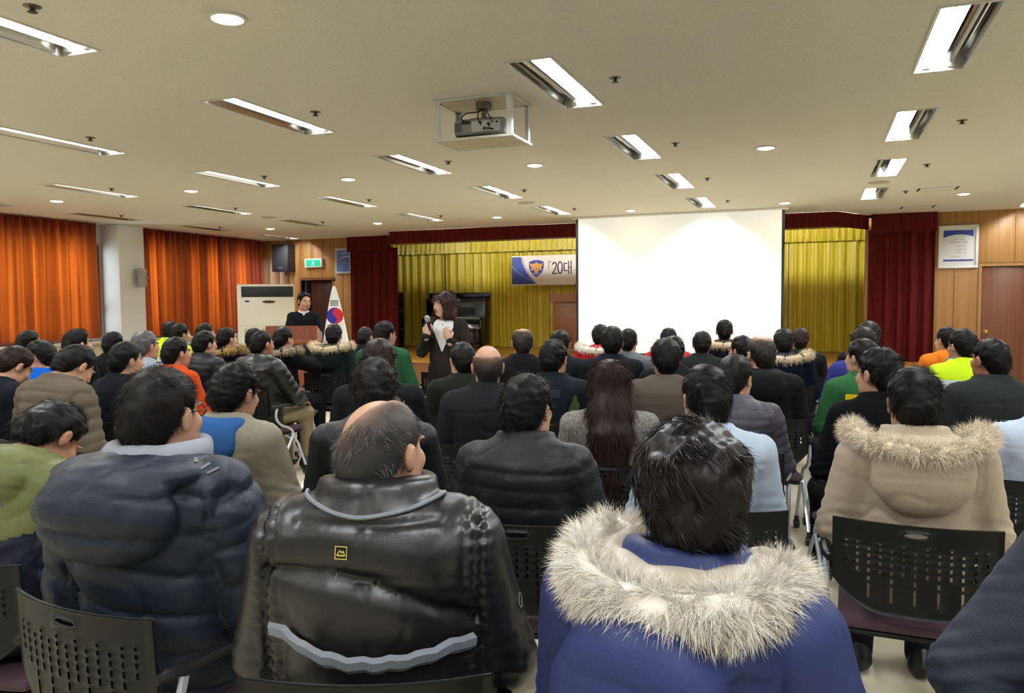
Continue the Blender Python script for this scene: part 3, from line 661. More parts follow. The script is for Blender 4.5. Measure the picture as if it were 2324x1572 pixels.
for (x, y) in DL:
    rw = {3.33: 'nearest', 8.08: 'middle', 12.72: 'farthest', -1.2: 'rear'}[y]; k = ('leftmost', 'second from the left', 'third from the left', 'fourth from the left', 'fifth from the left', 'sixth from the left', 'rightmost')[sorted({a for a, c in DL if c == y}).index(x)]
    o = tag(empty('downlight', (x, y, CEIL)), 'round warm downlight, %s of the %s row' % (k, rw), 'downlight', 'round downlights'); link('trim_ring', dl_ring, o); link('lens', dl_lens, o)
q = MB(); q.lathe([(.042, 0), (.042, -.003), (.02, -.008), (.012, -.012)], n=14); s_pl = q.mesh('escutcheon', mat('sprinkler_plate', (120, 110, 92), .4, .6))
q = MB(); q.tube([(0, 0, -.008), (0, 0, -.026)], .012, 8); q.lathe([(.006, -.022), (.024, -.027), (.024, -.03), (.004, -.032)], n=12); s_hd = q.mesh('nozzle', mat('sprinkler_dark', (58, 56, 50), .4, .5))
for j, y in enumerate((2.84, 5.19, 7.53, 9.81, 12.1)):
    for i, x in enumerate((1.09, -1.28, -3.65, -6.02, -8.4, -10.75)):
        o = tag(empty('sprinkler', (x, y, CEIL)), 'ceiling sprinkler head beside the %s light of the %s row' % (('first', 'second', 'third', 'fourth', 'fifth', 'window-side')[i], ('nearest', 'second nearest', 'third nearest', 'second farthest', 'farthest')[j]), 'sprinkler', 'ceiling sprinklers')
        link('escutcheon', s_pl, o); link('nozzle', s_hd, o)
for i, (x, y) in enumerate(((-4.1, 11.1), (.69, 11.05), (-8.8, 11.1))):
    q = MB(); q.lathe([(.13, 0), (.13, -.004), (.12, -.008), (.02, -.01)], n=24); o = q.build('ceiling_speaker', mat('vent_grey', (186, 176, 146), .7), None, (x, y, CEIL))
    tag(o, 'flat round speaker grille in the ceiling %s' % ('left of the screen', 'right of the screen', 'above the left seats')[i], 'ceiling speaker')
for i, (x, y) in enumerate(((1.47, 12.05), (1.46, 14.3))):
    o = tag(empty('access_hatch', (x, y, CEIL)), 'rectangular ceiling hatch with dark ends, %s' % ('nearer the camera', 'nearer the front wall')[i], 'hatch')
    for nm, (x0, x1, y0, y1), m in (('edge', (-.22, .22, -.16, -.155), m_grey), ('edge', (-.22, .22, .155, .16), m_grey), ('slot', (-.245, -.215, -.16, .16), m_dark), ('slot', (.215, .245, -.16, .16), m_dark)):
        q = MB(); q.box(x0, x1, y0, y1, -.003, .001); q.build(nm, m, o)
    q = MB(); q.box(-.215, .215, -.155, .155, -.002, .001); q.build('cover', m_ceil, o)

# ---- projector in its hanging cage
pj = tag(empty('projector_cage', (-2.35, 5.45, CEIL)), 'white hanging cage with a board floor fixed to the ceiling', 'projector cage')
m_alu = mat('white_angle', (226, 230, 226), .35, .2); m_ply = mat('cage_board', (212, 202, 174), .5, var=(4, (198, 184, 150), (.5, 6, 6)))
for sx in (-1, 1):
    for sy in (-1, 1):
        q = MB(); q.box(min(sx*.3, sx*.262), max(sx*.3, sx*.262), sy*.19-.003, sy*.19+.003, -.29, 0); q.box(sx*.3-.003, sx*.3+.003, min(sy*.19, sy*.155), max(sy*.19, sy*.155), -.29, 0); q.build('post', m_alu, pj)
for (z0, z1) in ((-.3, -.285), (-.012, -.002)):
    for sy in (-1, 1):
        q = MB(); q.box(-.315, .315, sy*.195-.008, sy*.195+.008, z0, z1); q.build('rail', m_alu, pj)
    for sx in (-1, 1):
        q = MB(); q.box(sx*.305-.008, sx*.305+.008, -.19, .19, z0, z1); q.build('rail', m_alu, pj)
q = MB(); q.box(-.3, .3, -.188, .188, -.298, -.288); q.build('floor_board', m_ply, pj)
q = MB(); q.box(-.29, .29, -.18, .18, -.008, -.002); q.build('ceiling_plate', m_ply, pj)
pr = tag(empty('projector', (-2.33, 5.42, CEIL-.2), math.radians(4)), 'grey projector hanging inside the white ceiling cage', 'projector')
m_pg = mat('projector_grey', (150, 150, 150), .45)
q = MB(); q.box(-.2, .2, -.12, .14, -.065, .06, .03); q.build('body', m_pg, pr)
q = MB(); q.box(-.055, .165, -.128, -.115, -.045, .035, .004); cp = q.build('connector_panel', mat('panel_pale', (206, 206, 212), .5), pr)
random.seed(5)
for i in range(12):
    x = -.04+random.random()*.19; z = -.035+random.random()*.06; s = random.choice((.006, .008, .011))
    q = MB(); q.box(x-s, x+s, -.136, -.126, z-.006, z+.006, .001); q.build('socket', random.choice((m_black, m_grey, m_dark)), cp)
q = MB(); q.box(-.185, -.135, -.125, -.117, -.03, .03, .003); q.build('vent', mat('vent_dark', (104, 106, 98), .6), pr)
q = MB(); q.box(-.13, -.065, -.13, -.117, .018, .04, .004); q.build('plug', m_black, pr)
q = MB(); q.tube(catmull([(-.1, -.125, .03), (-.13, -.13, .06), (-.1, -.1, .1), (-.02, -.05, .12), (-.01, -.02, .17)], 6), .005, 6); q.tube(catmull([(.02, -.125, .0), (.0, -.14, .06), (-.01, -.06, .13), (0, -.02, .17)], 6), .004, 6); q.tube(catmull([(.1, -.12, .03), (.07, -.1, .08), (.03, -.04, .13)], 6), .004, 6); q.build('cable', m_black, pr)
q = MB(); q.lathe([(.02, .05), (.02, .13), (.06, .14), (.06, .19)], n=12); q.box(-.09, .09, -.05, .05, .06, .075, .003); q.build('mount', mat('mount_grey', (112, 110, 100), .4, .5), pr)
q = MB(); q.lathe([(.045, .13), (.045, .16), (.035, .165), (.03, .15)], (.1, 0, 0), 18, 'y'); q.build('lens', m_blackg, pr)

# ================================================================== PEOPLE: shapes
HC = (0, -.035, 1.20)                 # head centre of a seated adult (facing +Y, floor at 0)
SIT = dict(pel=(0, -.05, .58), che=(0, -.10, .94), neck=(0, -.075, 1.07), head=HC,
           sh=(.185, -.09, 1.0), el=(.25, -.03, .73), wr=(.13, .21, .635), hip=(.09, -.02, .54), kn=(.115, .41, .53), an=(.115, .41, .1), toe=(.125, .55, .035))
def sidej(J, k, s):
    p = J.get(k+('R' if s > 0 else 'L'), None)
    if p is None: p = J[k]; p = (p[0]*s, p[1], p[2])
    return p
def head_field(P, h, fem=0):
    X, Y, Z = P[0]-h[0], P[1]-h[1], P[2]-h[2]; Q = (X, Y, Z); A = np.abs(X); QA = (A, Y, Z)
    d = ell(Q, (0, -.014, .026), (.077, .097, .091))
    d = smin(d, ell(Q, (0, .034, -.045), (.061-.004*fem, .06, .073)), .03)
    d = smin(d, ell(QA, (.038, .03, -.075), (.022, .035, .028)), .03)
    d = smin(d, ell(Q, (0, .066, -.1), (.026, .024, .02)), .025)
    d = smin(d, ell(QA, (.042, .066, -.025), (.022, .02, .02)), .025)
    d = smin(d, ell(QA, (.03, .083, .024), (.026, .012, .008)), .012)
    d = smax(d, -ell(QA, (.031, .104, .004), (.018, .014, .01)), .012)
    d = smin(d, ell(QA, (.031, .078, .004), (.0125, .0125, .0115)), .003)
    d = smin(d, cone(Q, (0, .09, .012), (0, .11, -.028), .007, .0115), .010)
    d = smin(d, ell(QA, (.011, .1, -.032), (.009, .009, .007)), .006)
    d = smin(d, ell(Q, (0, .09, -.058), (.023, .010, .006)), .006); d = smin(d, ell(Q, (0, .089, -.07), (.02, .010, .0065)), .006)
    d = smax(d, -ell(Q, (0, .104, -.0635), (.024, .009, .0018)), .003)
    ear = ell((A-.0035*0-(Z+.01)*.12, Y, Z), (.083, -.008, -.008), (.010, .02, .034)); ear = smax(ear, -ell((A, Y, Z), (.096, .0, -.006), (.009, .012, .02)), .006)
    d = smin(d, ear, .008)
    return d
def body_field(P, J, fem=0):
    X, Y, Z = P; S = .93 if fem else 1.
    d = cone(P, J['pel'], J['che'], .142*S, .148*S, (1, 1.45, 1))
    d = smin(d, cone(P, sidej(J, 'sh', -1), sidej(J, 'sh', 1), .052*S, .052*S), .06)
    d = smin(d, cone(P, J['neck'], (J['head'][0], J['head'][1]-.01, J['head'][2]-.06), .062*S, .053*S), .035)
    for s in (-1, 1):
        a, e, w_ = sidej(J, 'sh', s), sidej(J, 'el', s), sidej(J, 'wr', s)
        d = smin(d, cone(P, a, e, .047*S, .039*S), .03); d = smin(d, cone(P, e, w_, .04*S, .027*S), .015)
        h, k, n, t = sidej(J, 'hip', s), sidej(J, 'kn', s), sidej(J, 'an', s), sidej(J, 'toe', s)
        d = smin(d, cone(P, h, k, .08*S, .056*S), .04); d = smin(d, cone(P, k, n, .055*S, .034*S), .02); d = smin(d, cone(P, n, t, .034, .024), .02)
    return smin(d, head_field(P, J['head'], fem), .02)
def hand_mesh(vox, pose='rest'):
    """wrist at the origin, fingers towards +Y, back of the hand up, thumb at -X"""
    curl = dict(rest=(.35, .45, .35), grip=(1.15, 1.35, .9), hold=(.5, .7, .5))[pose]
    def f(P):
        d = ell(P, (0, .045, -.002), (.040, .052, .016)); d = smin(d, cone(P, (0, -.04, 0), (0, .02, 0), .026, .027, (1, 1, 1.35)), .02)
        for x, L, y in ((-.029, .07, .083), (-.0095, .078, .09), (.010, .073, .087), (.028, .058, .078)):
            p = np.array((x, y, 0.)); a = 0.; q = p
            for k, fr_ in enumerate((.44, .31, .25)):
                a += curl[k]; q = p+np.array((x*.25*fr_, math.cos(a), -math.sin(a)))*L*fr_; d = smin(d, cone(P, p, q, .0095-.0008*k, .0088-.001*k), .006); p = q
        tb = [(-.034, .018, -.004), (-.058, .05, -.018), (-.06, .078, -.03), (-.052, .1, -.038)] if pose == 'rest' else [(-.034, .018, -.006), (-.05, .048, -.03), (-.036, .07, -.05), (-.012, .078, -.058)]
        for p, q, r0, r1 in zip(tb[:-1], tb[1:], (.016, .0125, .011), (.0125, .011, .009)): d = smin(d, cone(P, p, q, r0, r1), .008)
        return d
    return nets(axis((-.085, .06, vox)), axis((-.075, .18, vox)), axis((-.10, .035, vox)), f, 1)
HANDS = {}
def hands(vox, pose):
    k = (vox, pose)
    if k not in HANDS: HANDS[k] = hand_mesh(vox, pose)
    return HANDS[k]
def frame(fwd, up):
    y = np.array(fwd, float); y /= np.linalg.norm(y); u = np.array(up, float); x = np.cross(y, u); x /= np.linalg.norm(x); z = np.cross(x, y); return np.stack([x, y, z], 1)
def add_hands(V, F, J, vox, poses=('rest', 'rest'), dirs=None):
    Vs, Fs, n = [V], [F], len(V)
    for s, pose in zip((-1, 1), poses):
        P, Q = hands(vox, pose); P = P.copy(); Q = Q.copy()
        if s > 0: pass
        else: P[:, 0] *= -1; Q = Q[:, ::-1]
        e, w_ = np.array(sidej(J, 'el', s)), np.array(sidej(J, 'wr', s))
        fwd, up = dirs[s] if dirs and s in dirs else ((-.15*s, .9, -.18), (.25*s, .1, 1))
        R = frame(fwd, up); Vs.append(P@R.T+w_); Fs.append(Q+n); n += len(P)
    return np.concatenate(Vs), np.concatenate(Fs)
def body_proto(J, hv, bv, handv, fem=0, poses=('rest', 'rest'), dirs=None, lo=None, hi=None):
    h = J['head']; lo = lo or (-.46, -.3, 0); hi = hi or (.36, .66, 1.34)
    xs = axis((lo[0], h[0]-.1, bv), (h[0]-.1, h[0]+.1, hv), (h[0]+.1, hi[0], bv))
    ys = axis((lo[1], h[1]-.118, bv), (h[1]-.118, h[1]+.128, hv), (h[1]+.128, hi[1], bv))
    zs = axis((lo[2]-.02, h[2]-.14, bv), (h[2]-.14, h[2]+.125, hv), (h[2]+.125, h[2]+.15, hv))
    V, F = nets(xs, ys, zs, lambda P: body_field(P, J, fem), 0)
    return add_hands(V, F, J, handv, poses, dirs)
m_skin_cache = {}
def skin(tone=0):
    if tone in m_skin_cache: return m_skin_cache[tone]
    base = [(206, 158, 128), (196, 142, 112), (214, 170, 144), (184, 128, 98)][tone]
    m = mat('skin_%d' % tone, base, .5, var=(14, tuple(int(c*.93) for c in base))); m_skin_cache[tone] = m
    return m
m_lip = mat('lips', (168, 92, 84), .4); m_eyew = mat('eye_white', (228, 224, 216), .2); m_iris = mat('iris', (34, 22, 16), .15); m_brow = mat('brow', (44, 34, 30), .7)
def face_mats(V, F, h):
    c = V[F].mean(1)-np.array(h); mi = np.zeros(len(F), np.int32); A = np.abs(c[:, 0])
    lip = ((c[:, 0]/.024)**2+((c[:, 2]+.064)/.0125)**2 < 1) & (c[:, 1] > .08); mi[lip] = 1
    eye = ((A-.031)/.0135)**2+((c[:, 2]-.004)/.0062)**2 < 1; eye &= c[:, 1] > .07; mi[eye] = 2
    iri = ((A-.031)/.0055)**2+((c[:, 2]-.004)/.0062)**2 < 1; iri &= c[:, 1] > .07; mi[iri] = 3
    brw = (np.abs(A-.032) < .018) & (np.abs(c[:, 2]-.029-.06*(A-.032)*-1) < .0042) & (c[:, 1] > .06); mi[brw] = 4
    return mi
PIV = np.array((0, -.05, 1.09)); PEL = np.array((0, -.05, .62))
def rotm(ax, a):
    return np.array(Matrix.Rotation(a, 3, ax))
def pose_verts(V, yaw=0, pitch=0, lean=0, head=True, roll=0):
    """turn the head (z above the collar) and bend the trunk forward; degrees, yaw clockwise"""
    V = V.copy(); y, p, l, ro = (math.radians(q) for q in (-yaw, -pitch, -lean, roll))
    if head and (yaw or pitch or roll):
        w = sstep(1.045, 1.115, V[:, 2]); w = w*(np.abs(V[:, 0]) < .16)*(V[:, 1] < .2); d = V-PIV
        a = p*w; d = np.stack([d[:, 0], d[:, 1]*np.cos(a)-d[:, 2]*np.sin(a), d[:, 1]*np.sin(a)+d[:, 2]*np.cos(a)], 1)
        a = ro*w; d = np.stack([d[:, 0]*np.cos(a)+d[:, 2]*np.sin(a), d[:, 1], -d[:, 0]*np.sin(a)+d[:, 2]*np.cos(a)], 1)
        a = y*w; d = np.stack([d[:, 0]*np.cos(a)-d[:, 1]*np.sin(a), d[:, 0]*np.sin(a)+d[:, 1]*np.cos(a), d[:, 2]], 1)
        V = d+PIV
    if lean:
        w = sstep(.6, .95, V[:, 2]); a = l*w; d = V-PEL
        V = np.stack([d[:, 0], d[:, 1]*np.cos(a)-d[:, 2]*np.sin(a), d[:, 1]*np.sin(a)+d[:, 2]*np.cos(a)], 1)+PEL
    return V
def head_matrix(yaw, pitch, lean, J, roll=0):
    T = Matrix.Translation; h = Vector(J['head'])
    M = T(Vector(PIV)) @ Matrix.Rotation(math.radians(-yaw), 4, 'Z') @ Matrix.Rotation(math.radians(roll), 4, 'Y') @ Matrix.Rotation(math.radians(-pitch), 4, 'X') @ T(-Vector(PIV)) @ T(h)
    if lean: M = T(Vector(PEL)) @ Matrix.Rotation(math.radians(-lean), 4, 'X') @ T(-Vector(PEL)) @ M
    return M

# ---- jackets
def jacket_field(P, J, o):
    X, Y, Z = P; g = o.get('fat', 0.); tr = o.get('tor', (.185, .178)); sq = o.get('sq', 1.38)
    A = np.abs(X)
    d = cone(P, (J['pel'][0], J['pel'][1]+.01, J['pel'][2]-.02), J['che'], tr[0]+g, tr[1]+g, (1, sq, 1))
    ar = o.get('arm', (.072, .066, .062, .05)); k = o.get('k', .024)
    d = smin(d, cone(P, sidej(J, 'sh', -1), sidej(J, 'sh', 1), .064+g*.7, .064+g*.7), .07)
    nb = J['neck']; d = smin(d, cone(P, (nb[0], nb[1]-.005, nb[2]-.08), (nb[0], nb[1], nb[2]-.03), .12, .07), .06)
    for s in (-1, 1):
        a, e, w_ = sidej(J, 'sh', s), sidej(J, 'el', s), sidej(J, 'wr', s)
        e2 = np.array(w_)+(np.array(e)-np.array(w_))*.08
        d = smin(d, cone(P, a, e, ar[0]+g, ar[1]+g), k); d = smin(d, cone(P, e, e2, ar[2]+g, ar[3]+g*.5), .03)
    d = smax(d, o.get('hem', .475)-Z, .02)
    # neck opening and collar
    ch, cr, ct = o.get('collar', (.035, .078, .013)); top = nb[2]+ch
    cy = nb[1]+.012+(Z-nb[2])*.25
    rad = np.sqrt(X*X+((Y-cy)*.94)**2)
    rc = cr+(Z-nb[2])*o.get('flare', .12)
    shell = smax(smax(np.abs(rad-rc)-ct, Z-top-o.get('cslope', .15)*(-(Y-nb[1])), .012), nb[2]-.07-Z, .02)
    d = smin(d, shell, .022)
    d = smax(d, -smax(rad-(rc-ct), (nb[2]-.05)-Z, .01), .008)
    if 'extra' in o: d = o['extra'](P, d, J)
    return d
RIM = [(-.165, .035, 1.075), (-.205, -.04, 1.1), (-.215, -.13, 1.1), (-.145, -.25, 1.08), (0, -.295, 1.06), (.145, -.25, 1.08), (.215, -.13, 1.1), (.205, -.04, 1.1), (.165, .035, 1.075)]
def hood_extra(P, d, J):
    """a hood lying open on the back: a slack pouch below a rolled rim"""
    pouch = ell((P[0], P[1]-(1.0-P[2])*.06, P[2]), (0, -.232, .97), (.165, .07, .14))
    pouch = smin(pouch, ell(P, (0, -.165, 1.05), (.18, .1, .05)), .05)
    pouch = smax(pouch, -ell(P, (0, -.09, 1.14), (.135, .12, .08)), .03)
    d = smin(d, pouch, .018)
    for p, q in zip(RIM[1:-2], RIM[2:-1]): d = smin(d, cone(P, p, q, .026, .026), .03)
    return d
def hood_small(P, d, J):
    pouch = ell((P[0], P[1], P[2]), (0, -.215, 1.0), (.13, .06, .1)); pouch = smin(pouch, ell(P, (0, -.125, 1.07), (.145, .105, .048)), .04)
    pouch = smax(pouch, -ell(P, (0, -.06, 1.135), (.1, .1, .075)), .025)
    return smin(d, pouch, .015)
def crease(V, amp, seed, freq=15., st=(1, 1, 1.7)):
    n1 = wob(V, freq, seed, st); n2 = wob(V, freq*1.9, seed+11, st); keep = sstep(-.3, .5, wob(V, freq*.5, seed+21))
    return -amp*(np.exp(-(n1/.16)**2)*keep+.5*np.exp(-(n2/.2)**2)*(1-keep))+amp*.8*wob(V, freq*.7, seed+31, st)
def quilt(V, F, J, pitch, amp, wr=.004, seed=1, slant=0., sharp=.45, zoff=0.):
    """rings of padding on trunk and sleeves plus creases"""
    N = vnormals(V, F); X, Y, Z = V.T
    ph_t = (Z+zoff+slant*X+.006*np.sin(9*X+3*Y))/pitch
    D = np.zeros(len(V)); best = np.full(len(V), 9.)
    for s in (-1, 1):
        a, e, w_ = (np.array(sidej(J, k, s)) for k in ('sh', 'el', 'wr'))
        L1 = np.linalg.norm(e-a); L2 = np.linalg.norm(w_-e)
        for p, q, off, r in ((a, e, 0, .07), (e, w_, L1, .06)):
            t = np.clip(((V-p)@(q-p))/((q-p)@(q-p)), 0, 1); dist = np.linalg.norm(V-p-t[:, None]*(q-p), axis=1)-r
            m = dist < best; best = np.where(m, dist, best); ph = (off+t*np.linalg.norm(q-p))/pitch; D = np.where(m, ph, D)
    tdist = np.abs(X)-.17
    arm = sstep(-.01, .02, np.abs(X)-.2) * (best < .035)
    ph = ph_t*(1-arm)+D*arm
    ring = np.abs(np.sin(PI*ph))**sharp-.75
    fade = sstep(1.07, 1.02, Z)
    disp = amp*ring*fade + wr*.4*wob(V, 60, seed+5, (1, 1, 1.6)) + crease(V, wr, seed, 18)
    return V+N*disp[:, None]
def wrinkle(V, F, J, amp=.005, seed=1):
    N = vnormals(V, F); Z = V[:, 2]
    low = 1-.5*sstep(.75, 1.0, Z)
    d = amp*low*.3*wob(V, 46, seed+3, (1, 1, 1.5))+crease(V, amp*low, seed)
    d -= .004*np.exp(-((np.abs(V[:, 0])-.2)/.007)**2)*(Z > .9)+.003*np.exp(-(V[:, 0]/.006)**2)*(V[:, 1] < -.1)+.003*np.exp(-((Z-.975+.05*np.abs(V[:, 0]))/.006)**2)*(V[:, 1] < -.1)*(np.abs(V[:, 0]) < .2)
    el_ = np.minimum(*[np.linalg.norm(V-np.array(sidej(J, 'el', s)), axis=1) for s in (-1, 1)])
    d += .005*np.exp(-(el_/.1)**2)*np.sin(V[:, 2]*150+V[:, 1]*60)
    return V+N*d[:, None]
def jacket(J, vox, o, lo=(-.38, -.34, .43), hi=(.38, .33, 1.2)):
    V, F = nets(axis((lo[0], hi[0], vox)), axis((lo[1], hi[1], vox)), axis((lo[2], hi[2], vox)), lambda P: jacket_field(P, J, o), 1)
    if o.get('quilt'): V = quilt(V, F, J, *o['quilt'], **o.get('qk', {}))
    else: V = wrinkle(V, F, J, o.get('wr', .005), o.get('seed', 1))
    return V, F
# ---- trousers
def trouser_field(P, J, g=0.):
    d = cone(P, J['pel'], (J['pel'][0], J['pel'][1], J['pel'][2]+.1), .15, .145, (1, 1.4, 1))
    for s in (-1, 1):
        h, k, n = sidej(J, 'hip', s), sidej(J, 'kn', s), sidej(J, 'an', s)
        d = smin(d, cone(P, h, k, .094+g, .074+g), .04); d = smin(d, cone(P, k, (n[0], n[1], n[2]-.02), .072+g, .056+g), .03)
    return d
# ---- fur and hair strands
def strands(roots, dirs, length, width, seg, g, fv, curl=.35, sag=.25, taper=True, hug=None, rnd=.18):
    """flat tapering ribbons; roots, dirs (n,3)"""
    n = len(roots); L = length*g.uniform(.65, 1.25, n); d = dirs+g.normal(size=(n, 3))*rnd; d /= np.linalg.norm(d, axis=1)[:, None]
    side = np.cross(d, g.normal(size=(n, 3))); side /= np.linalg.norm(side, axis=1)[:, None]+1e-9
    bend = np.cross(side, d)*g.normal(size=(n, 1))*curl
    Vs = []; A = []; pos = roots.copy()
    for k in range(seg+1):
        t = k/seg; wk = width*(1-t**1.5)*.5 if taper else width*.5*(1-.6*t)
        Vs += [pos-side*wk, pos+side*wk] if k < seg else [pos]
        A += [np.clip(fv*(.35+.65*t), 0, 1)]*(2 if k < seg else 1)
        d2 = d+bend*t+np.array((0, 0, -sag))*t+(hug*t if hug is not None else 0); d2 /= np.linalg.norm(d2, axis=1)[:, None]; pos = pos+d2*(L/seg)[:, None]
    m = 2*seg+1; V = np.stack(Vs, 1).reshape(-1, 3); A = np.stack(A, 1).reshape(-1); o = (np.arange(n)*m)[:, None]
    Q = np.concatenate([o+np.array([[2*k, 2*k+1, 2*k+3, 2*k+2]]) for k in range(seg-1)]) if seg > 1 else np.zeros((0, 4), int)
    T3 = o+np.array([[2*seg-2, 2*seg-1, 2*seg]])
    return V, Q, T3, A
def fur_mesh(name, path, r, n, length, width, seed, down=.35, seg=3, m=None, squash=1.):
    g = np.random.default_rng(seed); P = np.array([tuple(p) for p in catmull(path, 8)])
    b = MB(); b.tube([Vector(p) for p in P], [r*.72*min(1, .45+1.6*math.sin(PI*i/(len(P)-1))) for i in range(len(P))], 8); base_v = np.array([tuple(v) for v in b.v]); base_f = [f for f in b.f if len(f) == 4]
    i = g.uniform(0, len(P)-1.001, n); i0 = i.astype(int); fr_ = (i-i0)[:, None]; c = P[i0]*(1-fr_)+P[i0+1]*fr_
    t = P[i0+1]-P[i0]; t /= np.linalg.norm(t, axis=1)[:, None]
    a = np.cross(t, np.array((0, 0, 1.))); a /= np.linalg.norm(a, axis=1)[:, None]; bb = np.cross(a, t)
    th = g.uniform(0, 2*PI, n); rad = a*np.cos(th)[:, None]+bb*np.sin(th)[:, None]*squash
    clump = np.stack([wob(np.concatenate([c*1.0, ], 1)+rad*.05, 95, seed+k) for k in range(3)], 1)
    end = np.minimum(i, len(P)-1-i)/(len(P)-1)
    rr = r*np.minimum(1, .5+1.5*np.sin(PI*i/(len(P)-1)))
    out = np.stack([c[:, 0], c[:, 1]+.05, np.zeros(n)], 1); out /= np.linalg.norm(out, axis=1)[:, None]+1e-9
    d = rad*.8+out*.35+np.array((0, 0, -down))+clump*.6
    d /= np.linalg.norm(d, axis=1)[:, None]
    fv = np.clip(g.uniform(.0, 1, n)**2.5*.8+.3*(clump[:, 0] > .45)*g.uniform(0, 1, n), 0, 1)
    V, Q, T3, A = strands(c+rad*(rr*.62)[:, None], d, length, width, seg, g, fv, .7, .35, rnd=.3)
    k = len(base_v); return np_mesh(name, np.concatenate([base_v, V]), [np.concatenate([np.array(base_f), Q+k]) if len(Q) else np.array(base_f), T3+k], True, [m] if m else None, None, np.concatenate([np.full(k, .25), A]))
ZCUT_Y = [-.13, -.06, -.035, -.02, .0, .015, .03, .05, .065, .085, .13]
ZCUT_Z = [-.088, -.082, -.06, -.0, .012, -.01, .0, .03, .058, .074, .085]
def hair_field(P, o):
    X, Y, Z = P; t = o.get('t', .012); A = np.abs(X)
    zc = np.interp(np.ravel(Y), ZCUT_Y, np.array(ZCUT_Z)+o.get('line', 0)+np.array([0]*7+[1]*4)*o.get('front', .006)).reshape(np.shape(Y))
    d = ell(P, (0, -.014, .026), (.077, .097, .091+t*.2))
    if o.get('nape', 1): d = smin(d, cone(P, (0, -.075, -.02), (0, -.064, -.08), .046, .048, (.95, 1, 1)), .03)
    d = d-.0015-t*sstep(.0, .05, Z-zc); d = smax(d, zc-Z, .004)
    if 'bald' in o:
        c, r, k = o['bald']; d = smax(d, -ell(P, c, r), k)
    if 'extra' in o: d = o['extra'](P, d)
    if o.get('ears', 1): d = smax(d, -ell((A, Y, Z), (.098, -.004, -.018), (.032, .026, .037)), .006)     # clear of the ears
    return d
def hair_mesh(name, o, vox=.008, n=900, seed=1, length=.032, width=.0022, seg=3, lift=.22, tuft=.004, noise=1., light=.25, m=None):
    g = np.random.default_rng(seed); lo, hi = o.get('box', ((-.125, -.17, -.12), (.125, .135, .165)))
    V, F = nets(axis((lo[0], hi[0], vox)), axis((lo[1], hi[1], vox)), axis((lo[2], hi[2], vox)), lambda P: hair_field(P, o), 1)
    N = vnormals(V, F); V = V+N*(tuft*(wob(V, 70, seed)*.6+wob(V, 130, seed+2)*.5))[:, None]
    # strands lie along the flow that leaves the crown
    a = V[F]; ar = np.linalg.norm(np.cross(a[:, 2]-a[:, 0], a[:, 3]-a[:, 1]), axis=1); fi = g.choice(len(F), n, p=ar/ar.sum())
    u, v = g.random((n, 1)), g.random((n, 1)); q = a[fi]; R0 = (q[:, 0]*(1-u)+q[:, 1]*u)*(1-v)+(q[:, 3]*(1-u)+q[:, 2]*u)*v
    nn = N[F[fi]].mean(1); nn /= np.linalg.norm(nn, axis=1)[:, None]
    crown = np.array(o.get('crown', (.012, -.07, .1))); kp = np.linalg.norm((R0-crown)*np.array((1, 1, .6)), axis=1) > .022; R0 = R0[kp]; nn = nn[kp]; n = len(R0); fl = R0-crown; fl[:, 2] -= .02
    fl = fl+np.cross(np.array((0, -.5, 1.)), fl)*o.get('whorl', .5); fl = fl+np.array(o.get('comb', (0, 0, -.04)))
    if o.get('straight'): fl = np.tile(np.array((0, -.1, -1.)), (n, 1))
    fl = fl-nn*np.sum(fl*nn, axis=1)[:, None]; fl /= np.linalg.norm(fl, axis=1)[:, None]+1e-9
    fl = fl+np.stack([wob(R0, 55, seed+9+k) for k in range(3)], 1)*.55*noise+nn*lift
    fl /= np.linalg.norm(fl, axis=1)[:, None]
    inside = nn[:, 1:2]*0+1
    fv = np.clip(g.random(n)**3*1.0*light*4, 0, 1)
    Vs, Q, T3, A = strands(R0-nn*.004, fl, length, width, seg, g, fv, .25, .12, True, -nn*length/.085*(0 if o.get('straight') else 1))
    fb = np.full(len(V), .04); fs = None
    if 'bald' in o: q = ell((V[:, 0], V[:, 1], V[:, 2]), *o['bald'][:2]); fs = np.concatenate([np.exp(-np.clip(q+.006*wob(V, 90, 5), 0, 1)/.014), np.zeros(len(Vs))])
    k = len(V); return np_mesh(name, np.concatenate([V, Vs]), [np.concatenate([F, Q+k]) if len(Q) else F, T3+k], True, [m] if m else None, None, np.concatenate([fb, A]), fs)

